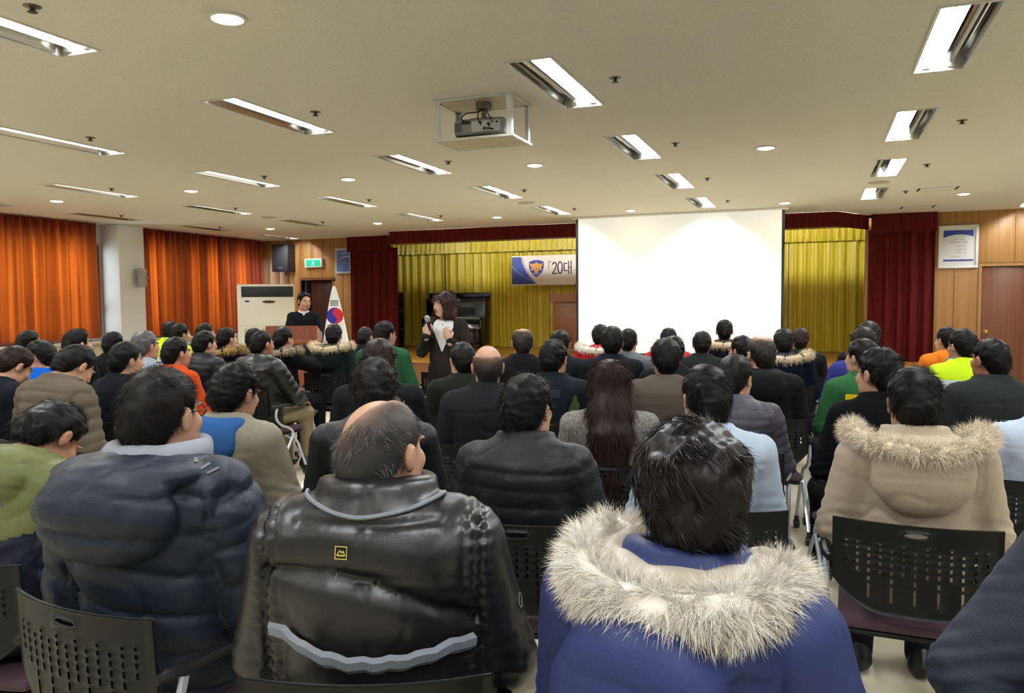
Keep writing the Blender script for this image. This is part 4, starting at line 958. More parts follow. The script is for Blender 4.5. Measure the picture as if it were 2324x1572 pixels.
# ================================================================== CHAIRS
m_seat = mat('plum_seat', (74, 50, 62), .8); m_plast = mat('chair_black', (13, 14, 14), .5, spec=.3)
def chair_protos():
    P = {}
    # backrest: curved plastic shell with punched slots and a hand hole
    cols = 13; xs_ = [-.255, -.232]; hole_col = set()
    for i in range(cols):
        c = -.21+.42*i/(cols-1); xs_ += [c-.0045, c+.0045]; hole_col.add(len(xs_)-2)
    xs_ += [.232, .255]
    zs_ = [.49, .51, .532, .59, .598, .618, .628, .646, .656, .672, .682, .696, .706, .717, .727, .735, .748, .762, .784, .80, .806]
    nz_ = len(zs_)-1
    def hole(i, j):
        if i not in hole_col: return False
        k = (i-2)//2; z0, z1 = zs_[j], zs_[j+1]; sh_ = abs(k-6)*.0
        if k in (2, 4, 6, 8, 10) and abs(z0-.532) < 1e-6: return True
        if k in (0, 12): return j in (8, 10, 12, 14)
        return j in (4, 6, 8, 10, 12) if k % 2 == 0 else j in (6, 8, 10, 12, 14)
    def pt(x, z, off):
        r = (x/.255); zz = z
        if z < .62: zz = .62-(.62-z)*(1-.8*max(0, (abs(r)-.35)/.65)**2)      # rounded lower corners
        return (x, -.265+.045*r*r-.05*(zz-.6)*1.1+off, zz)
    ver, fac = [], []
    nx_ = len(xs_)
    for off in (0, -.011):
        for z in zs_:
            for x in xs_: ver.append(pt(x, z, off))
    N0 = nx_*len(zs_); ids = lambda i, j, l: l*N0+j*nx_+i
    solid = {(i, j): not hole(i, j) for i in range(nx_-1) for j in range(nz_)}
    hb = []
    for (i, j) in list(solid):
        if abs(zs_[j]-.762) < 1e-6 and abs(xs_[i]) < .05 and abs(xs_[i+1]) < .05: solid[(i, j)] = False; hb.append((xs_[i], xs_[i+1]))
    for (i, j), s_ in solid.items():
        if not s_: continue
        fac.append((ids(i, j, 0), ids(i, j+1, 0), ids(i+1, j+1, 0), ids(i+1, j, 0))); fac.append((ids(i, j, 1), ids(i+1, j, 1), ids(i+1, j+1, 1), ids(i, j+1, 1)))
        for (di, dj, a, c) in ((-1, 0, (i, j), (i, j+1)), (1, 0, (i+1, j+1), (i+1, j)), (0, -1, (i+1, j), (i, j)), (0, 1, (i, j+1), (i+1, j+1))):
            if not solid.get((i+di, j+dj), False): fac.append((ids(*a, 0), ids(*c, 0), ids(*c, 1), ids(*a, 1)))
    # the hand hole is an oval: fill from the cut rectangle in to the ellipse
    hx0, hx1 = min(a for a, _ in hb), max(c for _, c in hb); cx_, cz_, ra_, rb_ = (hx0+hx1)/2, .773, (hx1-hx0)/2, .011; base_ = len(ver); n_ = 28
    for off in (0, -.011):
        for k in range(n_):
            a = 2*PI*k/n_; ca_, sa_ = math.cos(a), math.sin(a); q = 1/max(abs(ca_)/ra_, abs(sa_)/rb_, 1e-6); ver.append(pt(cx_+ca_*q, cz_+sa_*q, off)); ver.append(pt(cx_+ca_*ra_*.93, cz_+sa_*rb_*.86, off))
    for k in range(n_):
        l = (k+1) % n_; o1 = base_+2*n_
        fac.append((base_+2*k, base_+2*k+1, base_+2*l+1, base_+2*l)); fac.append((o1+2*k, o1+2*l, o1+2*l+1, o1+2*k+1)); fac.append((base_+2*k+1, o1+2*k+1, o1+2*l+1, base_+2*l+1))
    used = sorted({v for f in fac for v in f}); mp = {v: k for k, v in enumerate(used)}
    P['backrest'] = np_mesh('backrest', np.array([ver[v] for v in used]), np.array([[mp[v] for v in f] for f in fac]), False, [m_plast])
    b = MB(); b.box(-.235, .235, -.21, .24, .405, .448, .02); P['seat'] = b.mesh('seat', m_seat)
    b = MB(); b.box(-.22, .22, -.2, .22, .385, .405, .008); P['seat_pan'] = b.mesh('seat_pan', m_plast)
    for nm, s in (('r', 1), ('l', -1)):
        x = s*.275
        b = MB(); b.tube(catmull([(x, -.17, .645), (x, -.185, .57), (x, -.13, .5), (x, -.01, .45), (x, .035, .40), (x, .0, .33), (x, -.19, .075)], 5), .0115, 8); P['rear_'+nm] = b.mesh('rear_leg', m_silver)
        b = MB(); b.tube([(x, .02, .405), (x, .1, .3), (x, .2, .085)], .0105, 8); P['front_'+nm] = b.mesh('front_leg', m_silver)
        b = MB(); b.tube([(x, -.0, .36), (s*.2, .0, .39)], .01, 6); P['strut_'+nm] = b.mesh('seat_strut', m_silver)
        b = MB(); b.tube(catmull([(s*.262, -.24, .66), (x, -.18, .665), (s*.282, -.02, .66), (s*.278, .03, .645)], 6), [.014]*3+[.017]*12+[.013]*4, 8); P['arm_'+nm] = b.mesh('armrest', m_plast)
        for nn_, y in (('rear', -.2), ('front', .205)):
            b = MB(); b.lathe([(.012, -.02), (.026, -.018), (.028, -.01), (.028, .01), (.026, .018), (.012, .02)], (x, y, .028), 12, 'x'); b.box(x-.013, x+.013, y-.02, y+.014, .045, .085, .005); P['caster_%s_%s' % (nn_, nm)] = b.mesh('caster', m_black)
    return P
CP = chair_protos()
def chair(x, y, az, label, full=True, s=1.):
    o = tag(empty('chair', (x, y, 0), math.radians(-az)), label, 'chair', 'black training chairs with silver legs')
    for k in CP:
        nm = k.split('_')[0]; nm = {'rear': 'rear_leg', 'front': 'front_leg', 'strut': 'seat_strut', 'arm': 'armrest'}.get(nm, nm)
        if k == 'seat_pan': nm = 'seat_pan'
        if not full and nm in ('caster', 'seat_strut', 'seat_pan'): continue
        link(nm, CP[k], o)
    return o

# ================================================================== PROTOTYPES for clothes, hair, bodies
BODY = {'near': body_proto(SIT, .0077, .026, .0072), 'far': body_proto(SIT, .0098, .032, .0098)}
JOPT = dict(
    plain=dict(seed=3), plain2=dict(seed=8, collar=(.02, .08, .012), wr=.006), coat=dict(seed=5, tor=(.19, .185), collar=(.045, .082, .015), wr=.006),
    puffer=dict(fat=.012, quilt=(.068, .011), qk=dict(seed=4), collar=(.05, .085, .02)),
    quilted=dict(fat=.006, quilt=(.05, .007), qk=dict(seed=6), collar=(.045, .082, .015)),
    hood=dict(seed=7, extra=hood_small, fat=.006), bighood=dict(seed=9, extra=hood_extra, fat=.01, wr=.006), suit=dict(seed=11, collar=(.012, .075, .011), wr=.004, arm=(.062, .056, .052, .044), tor=(.175, .17)))
JKV = {}
def jk(key, vox):
    if (key, vox) not in JKV: JKV[(key, vox)] = jacket(SIT, vox, JOPT[key])
    return JKV[(key, vox)]
JKM = {}
def jk_mesh(key, vox, lean):
    k = (key, vox, lean)
    if k not in JKM:
        V, F = jk(key, vox); V = pose_verts(V, 0, 0, lean, head=False) if lean else V
        me = np_mesh('jacket', V, F); me.materials.append(None); JKM[k] = me
    return JKM[k]
def field_part(fn, lo, hi, vox, wr=.003, seed=1, lean=0):
    V, F = nets(axis((lo[0], hi[0], vox)), axis((lo[1], hi[1], vox)), axis((lo[2], hi[2], vox)), fn, 1)
    if wr: V = V+vnormals(V, F)*(wr*wob(V, 40, seed))[:, None]
    if lean: V = pose_verts(V, 0, 0, lean, head=False)
    return V, F
TROU = {}
def trousers(vox):
    if vox not in TROU:
        V, F = nets(axis((-.26, .26, vox)), axis((-.24, .54, vox)), axis((.05, .74, vox)), lambda P: trouser_field(P, SIT), 1)
        V = wrinkle(V, F, SIT, .004, 21); me = np_mesh('trousers', V, F); me.materials.append(None); TROU[vox] = me
    return TROU[vox]
def shoe_field(P, x0=0):
    d = cone(P, (x0, .37, .05), (x0+.008, .5, .04), .045, .042, (1, 1, 1.2)); d = smin(d, cone(P, (x0, .37, .05), (x0, .385, .1), .044, .042), .03)
    return smax(d, .003-P[2], .006)
SHOE = {}
for s in (-1, 1):
    V, F = nets(axis((s*.12-.07, s*.12+.07, .011)), axis((.3, .57, .011)), axis((-.015, .15, .011)), lambda P: shoe_field(P, s*.118), 1); SHOE[s] = np_mesh('shoe', V, F, True, [mat('shoe_black', (22, 19, 18), .4)])
FURM = {}
def fur_part(key, m):
    if key not in FURM:
        FURM[key] = dict(far=lambda: fur_mesh('fur_trim', RIM, .045, 2600, .042, .0036, 3, seg=2), mid=lambda: fur_mesh('fur_trim', RIM, .036, 10500, .04, .0018, 4, seg=3, down=.2),
                         near=lambda: fur_mesh('fur_trim', RIM59, .05, 32000, .042, .0013, 5, seg=3, down=.45))[key]()
        FURM[key].materials.append(None)
    return FURM[key]
RIM59 = [(-.128, .03, 1.08), (-.162, -.04, 1.1), (-.17, -.12, 1.092), (-.118, -.208, 1.072), (0, -.242, 1.06), (.118, -.208, 1.068), (.168, -.12, 1.08), (.16, -.04, 1.078), (.132, .03, 1.055)]
# ---- hair
def bob_extra(P, d):
    X, Y, Z = P; A = np.abs(X)
    big = ell(P, (0, -.022, .012), (.112, .118, .122)); big = smin(big, ell((A, Y, Z), (.075, -.01, -.085), (.042, .07, .07)), .03); big = smin(big, ell(P, (0, -.06, -.08), (.09, .06, .08)), .03)
    cut = smax(A-.058-.02*np.clip(-Z, 0, .1)/.1, .035-Y, .01); cut = smax(cut, Z-.055+.25*(A*1.0), .01)
    return smax(smax(big, -cut, .012), -.145-Z+.0*X, .01)
def long_extra(P, d):
    X, Y, Z = P; A = np.abs(X)
    big = ell(P, (0, -.02, .022), (.093, .113, .105))
    for p, q, r0, r1 in (((0, -.05, .02), (0, -.135, -.13), .088, .1), ((0, -.135, -.13), (.005, -.215, -.24), .1, .098), ((.005, -.215, -.24), (.01, -.24, -.45), .098, .075)): big = smin(big, cone((X, Y, Z), p, q, r0*.62, r1*.62, (.62, 1, 1)), .03)
    cut = smax(A-.055, .02-Y, .01); cut = smax(cut, Z-.06, .01)
    return smax(big, -cut, .012)
def fluffy_extra(P, d):
    X, Y, Z = P
    return smin(d, smax(ell(P, (.0, -.022, .04), (.1, .11, .09)), (-.0-Z)-.0*X, .04), .02)
HAIRO = {
 'short': (dict(t=.013), dict(n=1300, seed=1)), 'short2': (dict(t=.016, comb=(.03, .02, -.02), crown=(-.015, -.06, .1)), dict(n=1300, seed=2, length=.036)), 'crop': (dict(t=.009, line=.004), dict(n=1500, seed=3, length=.018, lift=.45)),
 'thin': (dict(t=.009, bald=((0, -.02, .145), (.055, .07, .045), .02)), dict(n=900, seed=4, length=.025)),
 'bald_top': (dict(t=.007, bald=((0, .0, .1), (.076, .108, .09), .02)), dict(n=3500, seed=5, length=.018, lift=.1, tuft=.001, width=.0015)),
 'short_near': (dict(t=.014), dict(n=7000, vox=.006, seed=6, width=.0014, length=.036, tuft=.0045)), 'short2_near': (dict(t=.016, crown=(-.02, -.07, .095), whorl=.9, comb=(-.02, .02, -.02)), dict(n=7000, vox=.006, seed=7, width=.0014, length=.04, tuft=.005)),
 'crop_near': (dict(t=.012, line=.004, crown=(.0, -.075, .09)), dict(n=8500, vox=.006, seed=8, width=.0013, length=.024, lift=.32, tuft=.003)),
 'bald_crown': (dict(t=.008, bald=((-.05, -.015, .104), (.07, .104, .095), .02)), dict(n=10500, vox=.006, seed=9, width=.0011, length=.026, lift=.12, tuft=.001, light=.3)),
 'fluffy': (dict(t=.02, extra=fluffy_extra, crown=(.035, -.06, .11), whorl=1.3, box=((-.14, -.16, -.12), (.14, .13, .18))), dict(n=12000, vox=.006, seed=10, width=.0016, length=.04, seg=3, lift=.06, tuft=.007, noise=.8, light=.12)),
 'parted': (dict(t=.014, front=.02, comb=(.05, .0, -.02), crown=(-.03, -.03, .1)), dict(n=1500, seed=13)),
 'bob': (dict(extra=bob_extra, nape=0, ears=0, straight=1, box=((-.16, -.17, -.19), (.16, .14, .16))), dict(n=5000, seed=11, length=.06, tuft=.005, width=.003)),
 'long': (dict(extra=long_extra, nape=0, ears=0, straight=1, box=((-.18, -.34, -.56), (.18, .13, .16))), dict(n=9000, seed=12, length=.1, tuft=.003, width=.002, lift=.03, seg=3, vox=.009, noise=.25)),
}
HM = {}
def hair(key):
    if key not in HM: HM[key] = hair_mesh('hair', *[HAIRO[key][0]], **HAIRO[key][1]); HM[key].materials.append(None)
    return HM[key]
h_black = strand_mat('hair_black', (16, 14, 13), (40, 35, 32), .5, .12); h_brown = strand_mat('hair_brown', (34, 22, 18), (74, 50, 42), .5, .12); h_soft = strand_mat('hair_soft_black', (20, 17, 16), (54, 47, 44), .5, .14); h_wavy = strand_mat('hair_wavy_black', (20, 16, 15), (66, 54, 50), .42, .18)
h_grey = strand_mat('hair_grey', (74, 72, 72), (150, 148, 146), .5); h_salt = strand_mat('hair_salt', (30, 27, 27), (168, 164, 162), .5, .25); h_thin = strand_mat('hair_thinning', (24, 20, 19), (58, 50, 46), .5, .25, (204, 158, 128)); h_saltthin = strand_mat('hair_salt_thinning', (30, 29, 30), (176, 172, 170), .5, .25, (206, 162, 132)); h_auburn = strand_mat('hair_auburn', (52, 28, 24), (100, 64, 54), .5, .25)
f_cream = strand_mat('fur_cream', (255, 252, 240), (206, 172, 126), .8, .15); f_pale = strand_mat('fur_pale_tan', (250, 236, 210), (136, 104, 70), .8, .15); f_tan = strand_mat('fur_tan', (240, 220, 186), (132, 98, 62), .8, .15); f_gold = strand_mat('fur_gold', (190, 154, 98), (100, 74, 42), .8, .15); f_grey = strand_mat('fur_grey', (184, 164, 142), (96, 80, 66), .8, .15)
# ---- spectacles (in head space)
def specs_mesh():
    b = MB()
    for s in (-1, 1):
        b.tube([(s*.033+.022*math.cos(a), .1, .003+.017*math.sin(a)) for a in np.linspace(0, 2*PI, 17)], .0016, 6, False); b.tube([(s*.055, .1, .008), (s*.08, .075, .01), (s*.088, .0, .012), (s*.087, -.018, -.004)], .0018, 6)
    b.tube([(-.011, .101, .006), (.011, .101, .006)], .0016, 6); return b.mesh('spectacles', mat('spectacle_frame', (30, 30, 34), .25, .6))
SPECS = specs_mesh()

def fabric(c, kind='nylon'):
    if max(c) < 66: c = tuple(int(v*.78) for v in c)
    k = 'fabric_%s_%d_%d_%d' % (kind, *c)
    if kind == 'nylon': return mat(k, c, .52, bump=(90, .15), spec=.25)
    if kind == 'satin': return mat(k, c, .38, bump=(60, .12), spec=.4)
    if kind == 'wool': return mat(k, c, .95, spec=.08)
    return mat(k, c, .85, spec=.1)

def person(pid, x, y, ztop, az, haz, label, jkey='plain', col=(24, 24, 26), fab='cotton', hkey='short', hmat=None, pitch=0, lean=0, near=False, trou=(30, 32, 38), tone=0, glasses=False,
           fur=None, jmesh=None, roll=0, extras=None, ch=True, chair_az=None, s=None, chair_label=None, full=True, J=None, back=.02):
    s = s or min(1.05, max(.95, ztop/1.335)); yaw = haz-az
    if J is None: V, F = BODY['near' if near else 'far']
    else: V, F = body_proto(J, .0085, .026, .006)
    mi = face_mats(V, F, SIT['head']); Vp = pose_verts(V, yaw, pitch, lean, True, roll)
    me = np_mesh('person', Vp, F, True, [skin(tone), m_lip, m_eyew, m_iris, m_brow], mi)
    o = link('person', me); HMx = head_matrix(yaw, pitch, lean, SIT, roll); hx, hy = HMx.translation.x*s, HMx.translation.y*s
    a = math.radians(-az); rx = x-(hx*math.cos(a)-hy*math.sin(a)); ry = y-(hx*math.sin(a)+hy*math.cos(a))
    o.location = (rx, ry, 0); o.rotation_euler = (0, 0, a); o.scale = (s, s, s)
    tag(o, label, 'person', 'people sitting in the audience')
    vox = .0095 if near else .0145
    if jmesh is None and J is not None: jv = jacket(J, vox, JOPT[jkey]); jmesh = np_mesh('jacket', *jv, True, [fabric(col, fab)])
    if jmesh is None: link('jacket', jk_mesh(jkey, vox, lean), o, fabric(col, fab), True)
    else: link('jacket', jmesh, o)
    link('trousers', trousers(.012 if near else .017), o, fabric(trou, 'cotton'), True)
    for q in (-1, 1): link('shoe', SHOE[q], o)
    if hkey: h = link('hair', hair(hkey), o, hmat or h_black, True); h.matrix_local = HMx
    if glasses: g = link('spectacles', SPECS, o); g.matrix_local = HMx
    if fur: link('fur_trim', fur_part(fur[0], fur[1]), o, fur[1], True)
    if extras: extras(o, HMx, lean)
    if ch:
        ca = az if chair_az is None else chair_az
        c_ = math.radians(-ca); chair(rx+back*math.sin(c_), ry-back*math.cos(c_), ca, chair_label or ('black chair under the '+' '.join(label.replace(',', '').split()[:12])), full)
    return o
def decal(o, V, F, p, size, fn, m, name, spin=0., off=.0015):
    """small sewn or printed badge lying on the cloth at the point nearest p"""
    N = vnormals(V, F); i = int(np.argmin(np.linalg.norm(V-np.array(p), axis=1))); n = Vector(N[i]); c = Vector(V[i])+n*off
    up = Vector((0, 0, 1)); ux = up.cross(n).normalized(); uz = n.cross(ux)
    if spin: q = Matrix.Rotation(spin, 3, n); ux = q @ ux; uz = q @ uz
    b = MB(); fn(b, c, ux*size, uz*size); return b.build(name, m, o)

# ================================================================== THE AUDIENCE
def hood_only(kind, vox=.0095, lean=0):
    fn = dict(small=lambda P: hood_small(P, np.full((1, 1, 1), 9., np.float32), SIT), big=lambda P: hood_extra(P, np.full((1, 1, 1), 9., np.float32), SIT))[kind]
    return field_part(fn, (-.26, -.3, .84), (.26, .1, 1.16), vox, .004, 3, lean)
def neck_roll(r, t, z, vox=.009, lean=0, tilt=.25, seed=2):
    """a soft roll of cloth round the neck"""
    def fn(P):
        X, Y, Z = P; cy = -.062+(Z-1.07)*.25; zz = z+tilt*-(Y+.06)*.0+.0*X
        ring = np.sqrt((np.sqrt(X*X+(Y-cy)**2)-r)**2+((Z-zz)*.75)**2)-t
        return smax(ring, (Y-.085), .02)
    return field_part(fn, (-.2, -.24, z-.09), (.2, .12, z+.09), vox, .005, seed, lean)
def add_part(o, name, VF, m): return link(name, np_mesh(name, VF[0], VF[1], True, [m]), o)
N9 = np.float32(9.)
def epaulets(o, H, lean):
    for s in (-1, 1):
        b = MB(); b.box(s*.145-.05, s*.145+.05, -.105, -.06, 1.068, 1.078, .003); e = b.build('epaulet', fabric((40, 48, 70), 'wool'), o); e.rotation_euler = (0, 0, 0)
# ---- special jackets of the people nearest to the camera
def region_mesh(V, F, mats, rule): return np_mesh('jacket', V, F, True, mats, rule(V[F].mean(1)))

def audience():
    P = person
    BLK = (24, 25, 28)
    P('p01', -6.55, 4.5, 1.38, 10, 25, 'balding man in a pale grey jacket cut off by the left picture edge', 'plain', (196, 200, 202), hkey='bald_top', hmat=h_grey, tone=1)
    P('p02', -5.46, 4.19, 1.30, -20, -110, 'person in a bright blue jacket looking back over the left shoulder', 'plain', (16, 92, 196), pitch=12)
    P('p03', -7.25, 5.47, 1.31, 0, 20, 'person with a brown fur hood behind the bright blue jacket', 'bighood', (70, 64, 44), fur=('far', f_gold))
    P('p04', -4.77, 3.49, 1.33, 0, 12, 'man in a dark navy jacket bowing his head near the left edge', 'plain', (24, 28, 38), pitch=28, lean=8, hmat=h_brown)
    P('p05', -5.98, 4.96, 1.35, 5, 16, 'man with a high forehead in a black jacket before the pillar window', 'coat', BLK, tone=0, hkey='parted')
    P('p06', -4.15, 3.42, 1.36, -2, 8, 'man in a taupe and grey padded jacket with his head bent down', 'puffer', (96, 86, 74), pitch=30, lean=10, near=True)
    P('p07', -6.53, 5.82, 1.29, -5, -2, 'dark-haired man in black seated in front of the white pillar', 'plain', BLK)
    P('p08', -4.32, 3.95, 1.31, 5, 17, 'young man in profile wearing a black jacket with a turned-up collar', 'coat', (24, 27, 36), 'cotton', pitch=4)
    P('p09', -5.20, 4.95, 1.34, 0, 8, 'grey-haired officer in a grey-blue uniform jacket with shoulder straps', 'plain', (150, 158, 172), hkey='short', hmat=h_grey, tone=1, extras=epaulets)
    def ring_on(V, z, a0, a1, n, off=.004):
        out = []
        for t in np.linspace(a0, a1, n):
            d = np.array((math.sin(t), -math.cos(t))); k = np.abs(V[:, 2]-z) < .012; pr_ = V[k][:, :2]-np.array((0, -.09)); s_ = pr_@np.array((math.cos(t), math.sin(t))); q = (np.abs(s_) < .02) & (pr_@d > 0)
            r = ((pr_@d)[q].max() if q.any() else .2)+off; out.append((d[0]*r, d[1]*r-.09, z))
        return out
    def vest_band(o, H, lean):
        V, F = jk('coat', .0145); lo_, hi_ = ring_on(V, .9, -1.5, 1.5, 19), ring_on(V, .965, -1.5, 1.5, 19); b = MB()
        for i in range(18): b._add([lo_[i], lo_[i+1], hi_[i+1], hi_[i]], [(0, 1, 2, 3)], True)
        b.build('reflective_band', mat('reflective_silver', (236, 242, 248), .3, .1), o); add_part(o, 'grey_collar', neck_roll(.09, .024, 1.09, .012), fabric((124, 134, 142), 'wool'))
    P('p10', -7.85, 7.89, 1.34, 0, -5, 'farther of the two officers in yellow safety jackets on the left', 'coat', (196, 226, 20), trou=(28, 30, 40), extras=vest_band)
    P('p11', -6.74, 6.92, 1.34, 0, 20, 'nearer of the two officers in yellow safety jackets on the left', 'coat', (204, 232, 24), extras=vest_band)
    P('p12', -4.68, 4.76, 1.30, 3, 18, 'man in profile wearing an orange-red jacket', 'plain', (196, 74, 32), tone=1)
    P('p13', -7.13, 7.73, 1.32, 0, 20, 'man in black before the far red window curtain', 'plain', BLK)
    P('p14', -5.32, 5.76, 1.31, 0, 16, 'man in a shiny black padded jacket with ribbed shoulders, left seats', 'puffer', (26, 27, 30), 'nylon')
    P('p15', -5.69, 6.47, 1.32, 3, 14, 'man in navy with a golden brown fur hood in front of the air conditioner', 'bighood', (24, 28, 44), hkey='crop', fur=('far', f_gold))
    P('p16', -5.96, 7.22, 1.28, 0, -2, 'person in a green jacket with a fur hood directly before the air conditioner', 'bighood', (34, 62, 44), fur=('far', f_grey))
    J17 = dict(SIT, elR=(.27, .06, .74), wrR=(.16, .3, .655)); J18 = dict(SIT, elR=(.17, .24, .9), wrR=(.125, .11, 1.1))
    P('p17', -4.62, 5.70, 1.32, 2, 14, 'man in a black leather-look jacket and khaki trousers, hand on his knee', 'puffer', (30, 32, 30), 'satin', hkey='crop', trou=(140, 126, 98), tone=3, J=J17)
    P('p18', -5.08, 6.60, 1.32, 0, 8, 'man in black with a grey-brown fur hood resting his head on his hand', 'bighood', (18, 18, 20), fur=('far', f_grey), pitch=8, J=J18)
    P('p19', -4.94, 7.28, 1.33, -8, -20, 'person in a dark green parka with a wide cream fur hood', 'bighood', (34, 50, 48), fur=('far', f_tan))
    P('p20', -5.05, 8.1, 1.27, 0, 0, 'dark-haired person half hidden behind the green parka', 'plain', (30, 30, 34), hmat=h_soft)
    P('p21', -3.91, 6.63, 1.38, -8, 14, 'man in spectacles wearing a green jacket with a dark hood', 'hood', (38, 84, 56), glasses=True)
    P('p22', -2.35, 3.91, 1.35, -22, -34, 'brown-haired man in a dark jacket in front of the green one', 'plain2', (30, 32, 34), hmat=h_brown, near=True, hkey='short2')
    P('p23', -1.69, 2.77, 1.33, -24, -31, 'dark-haired man in black directly in front of the balding man', 'plain', (22, 25, 28), near=True, hkey='short2_near', hmat=h_soft, fab='nylon')
    def strap(o, H, lean):
        b = MB(); b.tube([(-.12, .02, 1.03), (-.115, -.1, 1.06), (-.11, -.19, .96), (-.1, -.235, .82)], [.014]*4, 6); b.build('grey_strap', fabric((120, 126, 130)), o)
    P('p24', -2.29, 4.90, 1.28, -30, -44, 'man in a dark olive jacket with a grey shoulder strap', 'plain', (38, 42, 34), extras=strap)
    P('p25', -1.69, 3.95, 1.33, -15, -25, 'bald-topped man in a charcoal jacket in the middle', 'coat', (38, 41, 44), near=True, hkey='bald_top', hmat=h_thin)
    P('p26', -2.25, 5.99, 1.35, -15, -21, 'man with a thinning crown in a black coat before the gold curtain', 'coat', (20, 20, 24), hkey='thin', hmat=h_thin)
    P('p27', -2.16, 6.72, 1.30, -8, -8, 'man in dark clothes left of the screen edge', 'plain', (34, 40, 44), hkey='short2')
    def olive_patch(o, H, lean):
        V, F = jk('coat', .0145); decal(o, V, F, (.16, -.2, .9), .05, lambda b, c, u, v: b.prism([(-1, -1.6), (1, -1.2), (1.1, 1.2), (.2, 1.6)], c, u, v, .003), fabric((74, 84, 40)), 'olive_patch')
        V2, F2 = V, F; decal(o, V2, F2, (0, -.24, .98), .06, lambda b, c, u, v: b.prism([(-1.2, -.4), (1.2, -.4), (1.2, .5), (-1.2, .5)], c, u, v, .003), fabric((40, 50, 66)), 'yoke_patch')
    P('p28', -1.60, 4.84, 1.31, -8, 2, 'man in a navy jacket with an olive shoulder patch', 'coat', (32, 36, 48), extras=olive_patch)
    P('p29', -2.15, 8.07, 1.31, -5, -5, 'person in a red jacket with a cream fur hood by the screen edge', 'bighood', (176, 30, 40), fur=('far', f_cream))
    P('p30', -1.56, 6.22, 1.35, -8, -12, 'man in a black-navy jacket in front of the white screen', 'plain', (26, 31, 38), hkey='short2')
    P('p31', -1.67, 7.29, 1.30, -5, -2, 'short-haired man in a grey suit jacket before the screen', 'suit', (104, 110, 116), hkey='crop')
    P('p32', -1.46, 8.23, 1.27, -5, -10, 'person in a red and grey hooded jacket before the screen', 'hood', (182, 40, 46))
    P('p33', -0.89, 4.91, 1.32, -10, -18, 'man in a taupe jacket with a black collar', 'plain2', (92, 84, 74), hkey='short2', extras=lambda o, H, l: add_part(o, 'black_collar', neck_roll(.088, .02, 1.075, .012), fabric((24, 22, 24), 'wool')))
    P('p34', -1.02, 5.93, 1.29, -5, -12, 'man in black half hidden behind the taupe jacket', 'plain', (28, 28, 30))
    P('p35', -1.01, 7.44, 1.26, -3, -8, 'man in a dark grey-green jacket below the screen', 'coat', (44, 50, 48))
    P('p36', -0.95, 8.76, 1.35, -3, -6, 'tall man in navy with a brown fur collar before the screen', 'bighood', (26, 26, 40), fur=('far', f_tan), hkey='crop')
    P('p37', -0.58, 6.53, 1.27, -20, -55, 'man in a blue jacket looking left before the screen', 'hood', (44, 72, 122), tone=1)
    P('p38', -0.35, 5.34, 1.33, -12, -28, 'large man in a black hooded jacket', 'hood', (26, 27, 28), hkey='thin', hmat=h_thin)
    P('p39', -0.29, 7.40, 1.30, -4, -8, 'man in a navy coat with tan fur trim at the screen edge', 'bighood', (24, 30, 52), fur=('far', f_tan), hmat=h_soft)
    P('p40', -0.17, 8.41, 1.26, -4, -4, 'brown-haired man before the gold curtain right of the screen', 'plain', (36, 36, 40), hmat=h_brown)
    P('p41', -0.40, 3.05, 1.31, -16, -28, 'black-haired officer in a pale blue uniform shirt with dark shoulder straps', 'plain', (176, 190, 206), near=True, hkey='short_near', trou=(120, 144, 172), extras=epaulets, s=.98)
    P('p42', -0.40, 4.23, 1.27, -2, 18, 'man in a purple-grey quilted jacket', 'quilted', (68, 64, 74), 'nylon', near=True, hkey='short2', pitch=6)
    P('p43', 0.41, 7.57, 1.36, -6, -10, 'dark-haired person farthest in the row before the red side curtain', 'plain', (30, 30, 34), hkey='short2', hmat=h_soft)
    P('p44', 0.32, 6.57, 1.34, -10, -20, 'person in a blue-violet jacket behind the green one on the right', 'coat', (52, 56, 122), hkey='short2', hmat=h_soft)
    def yellow_patch(o, H, lean):
        V, F = jk('coat', .0145); decal(o, V, F, (-.1, -.22, .9), .075, lambda b, c, u, v: b.prism([(-1, -1), (1.2, -.8), (1.1, 1), (-.9, 1)], c, u, v, .003), fabric((224, 196, 24)), 'yellow_patch')
    P('p45', 0.26, 5.57, 1.30, -18, -48, 'man in a green jacket with a yellow patch looking left', 'coat', (44, 92, 54), extras=yellow_patch)
    P('p46', 0.27, 4.18, 1.32, -18, -46, 'man in spectacles and a black wool coat looking left', 'coat', (19, 19, 22), 'wool', near=True, hkey='short_near', glasses=True, tone=0)
    P('p47', 1.11, 8.27, 1.29, -12, -35, 'person in an orange jacket near the framed notice', 'hood', (226, 122, 36))
    P('p48', 0.99, 6.61, 1.33, -10, -30, 'officer in a bright yellow safety jacket on the right with a silver band', 'coat', (206, 240, 40), extras=vest_band)
    P('p49', 0.92, 5.19, 1.33, -8, -30, 'man in a dark grey-green jacket at the right, short hair', 'coat', (54, 60, 60), near=True, hkey='crop', tone=3)
    P('p51', .92, 3.95, 1.27, -4, -10, 'officer in a pale blue uniform cut off by the right picture edge', 'plain', (184, 196, 212), near=True, extras=epaulets)
    # --- nearest row
    vox = .0083
    # beige parka
    o50 = dict(seed=15, extra=hood_extra, fat=.012, wr=.006, collar=(.055, .092, .016)); V, F = jacket(SIT, vox, o50)
    P('p50', .32, 3.12, 1.31, -4, -8, 'man in a beige parka with a tan fur-trimmed hood lying on his back', near=True, hkey='short_near', jmesh=np_mesh('jacket', V, F, True, [fabric((178, 162, 140))]), fur=('mid', f_pale), chair_label='black slotted chair with silver legs behind the beige parka', chair_az=2, back=.04)
    # navy sleeve at the right edge
    J52 = dict(SIT, elL=(-.38, .0, .74), wrL=(-.2, .22, .65)); V, F = jacket(J52, vox, dict(seed=16, fat=.02, wr=.007, collar=(.05, .085, .018)), (-.5, -.34, .43)); V = pose_verts(V, 0, 0, 22, False)
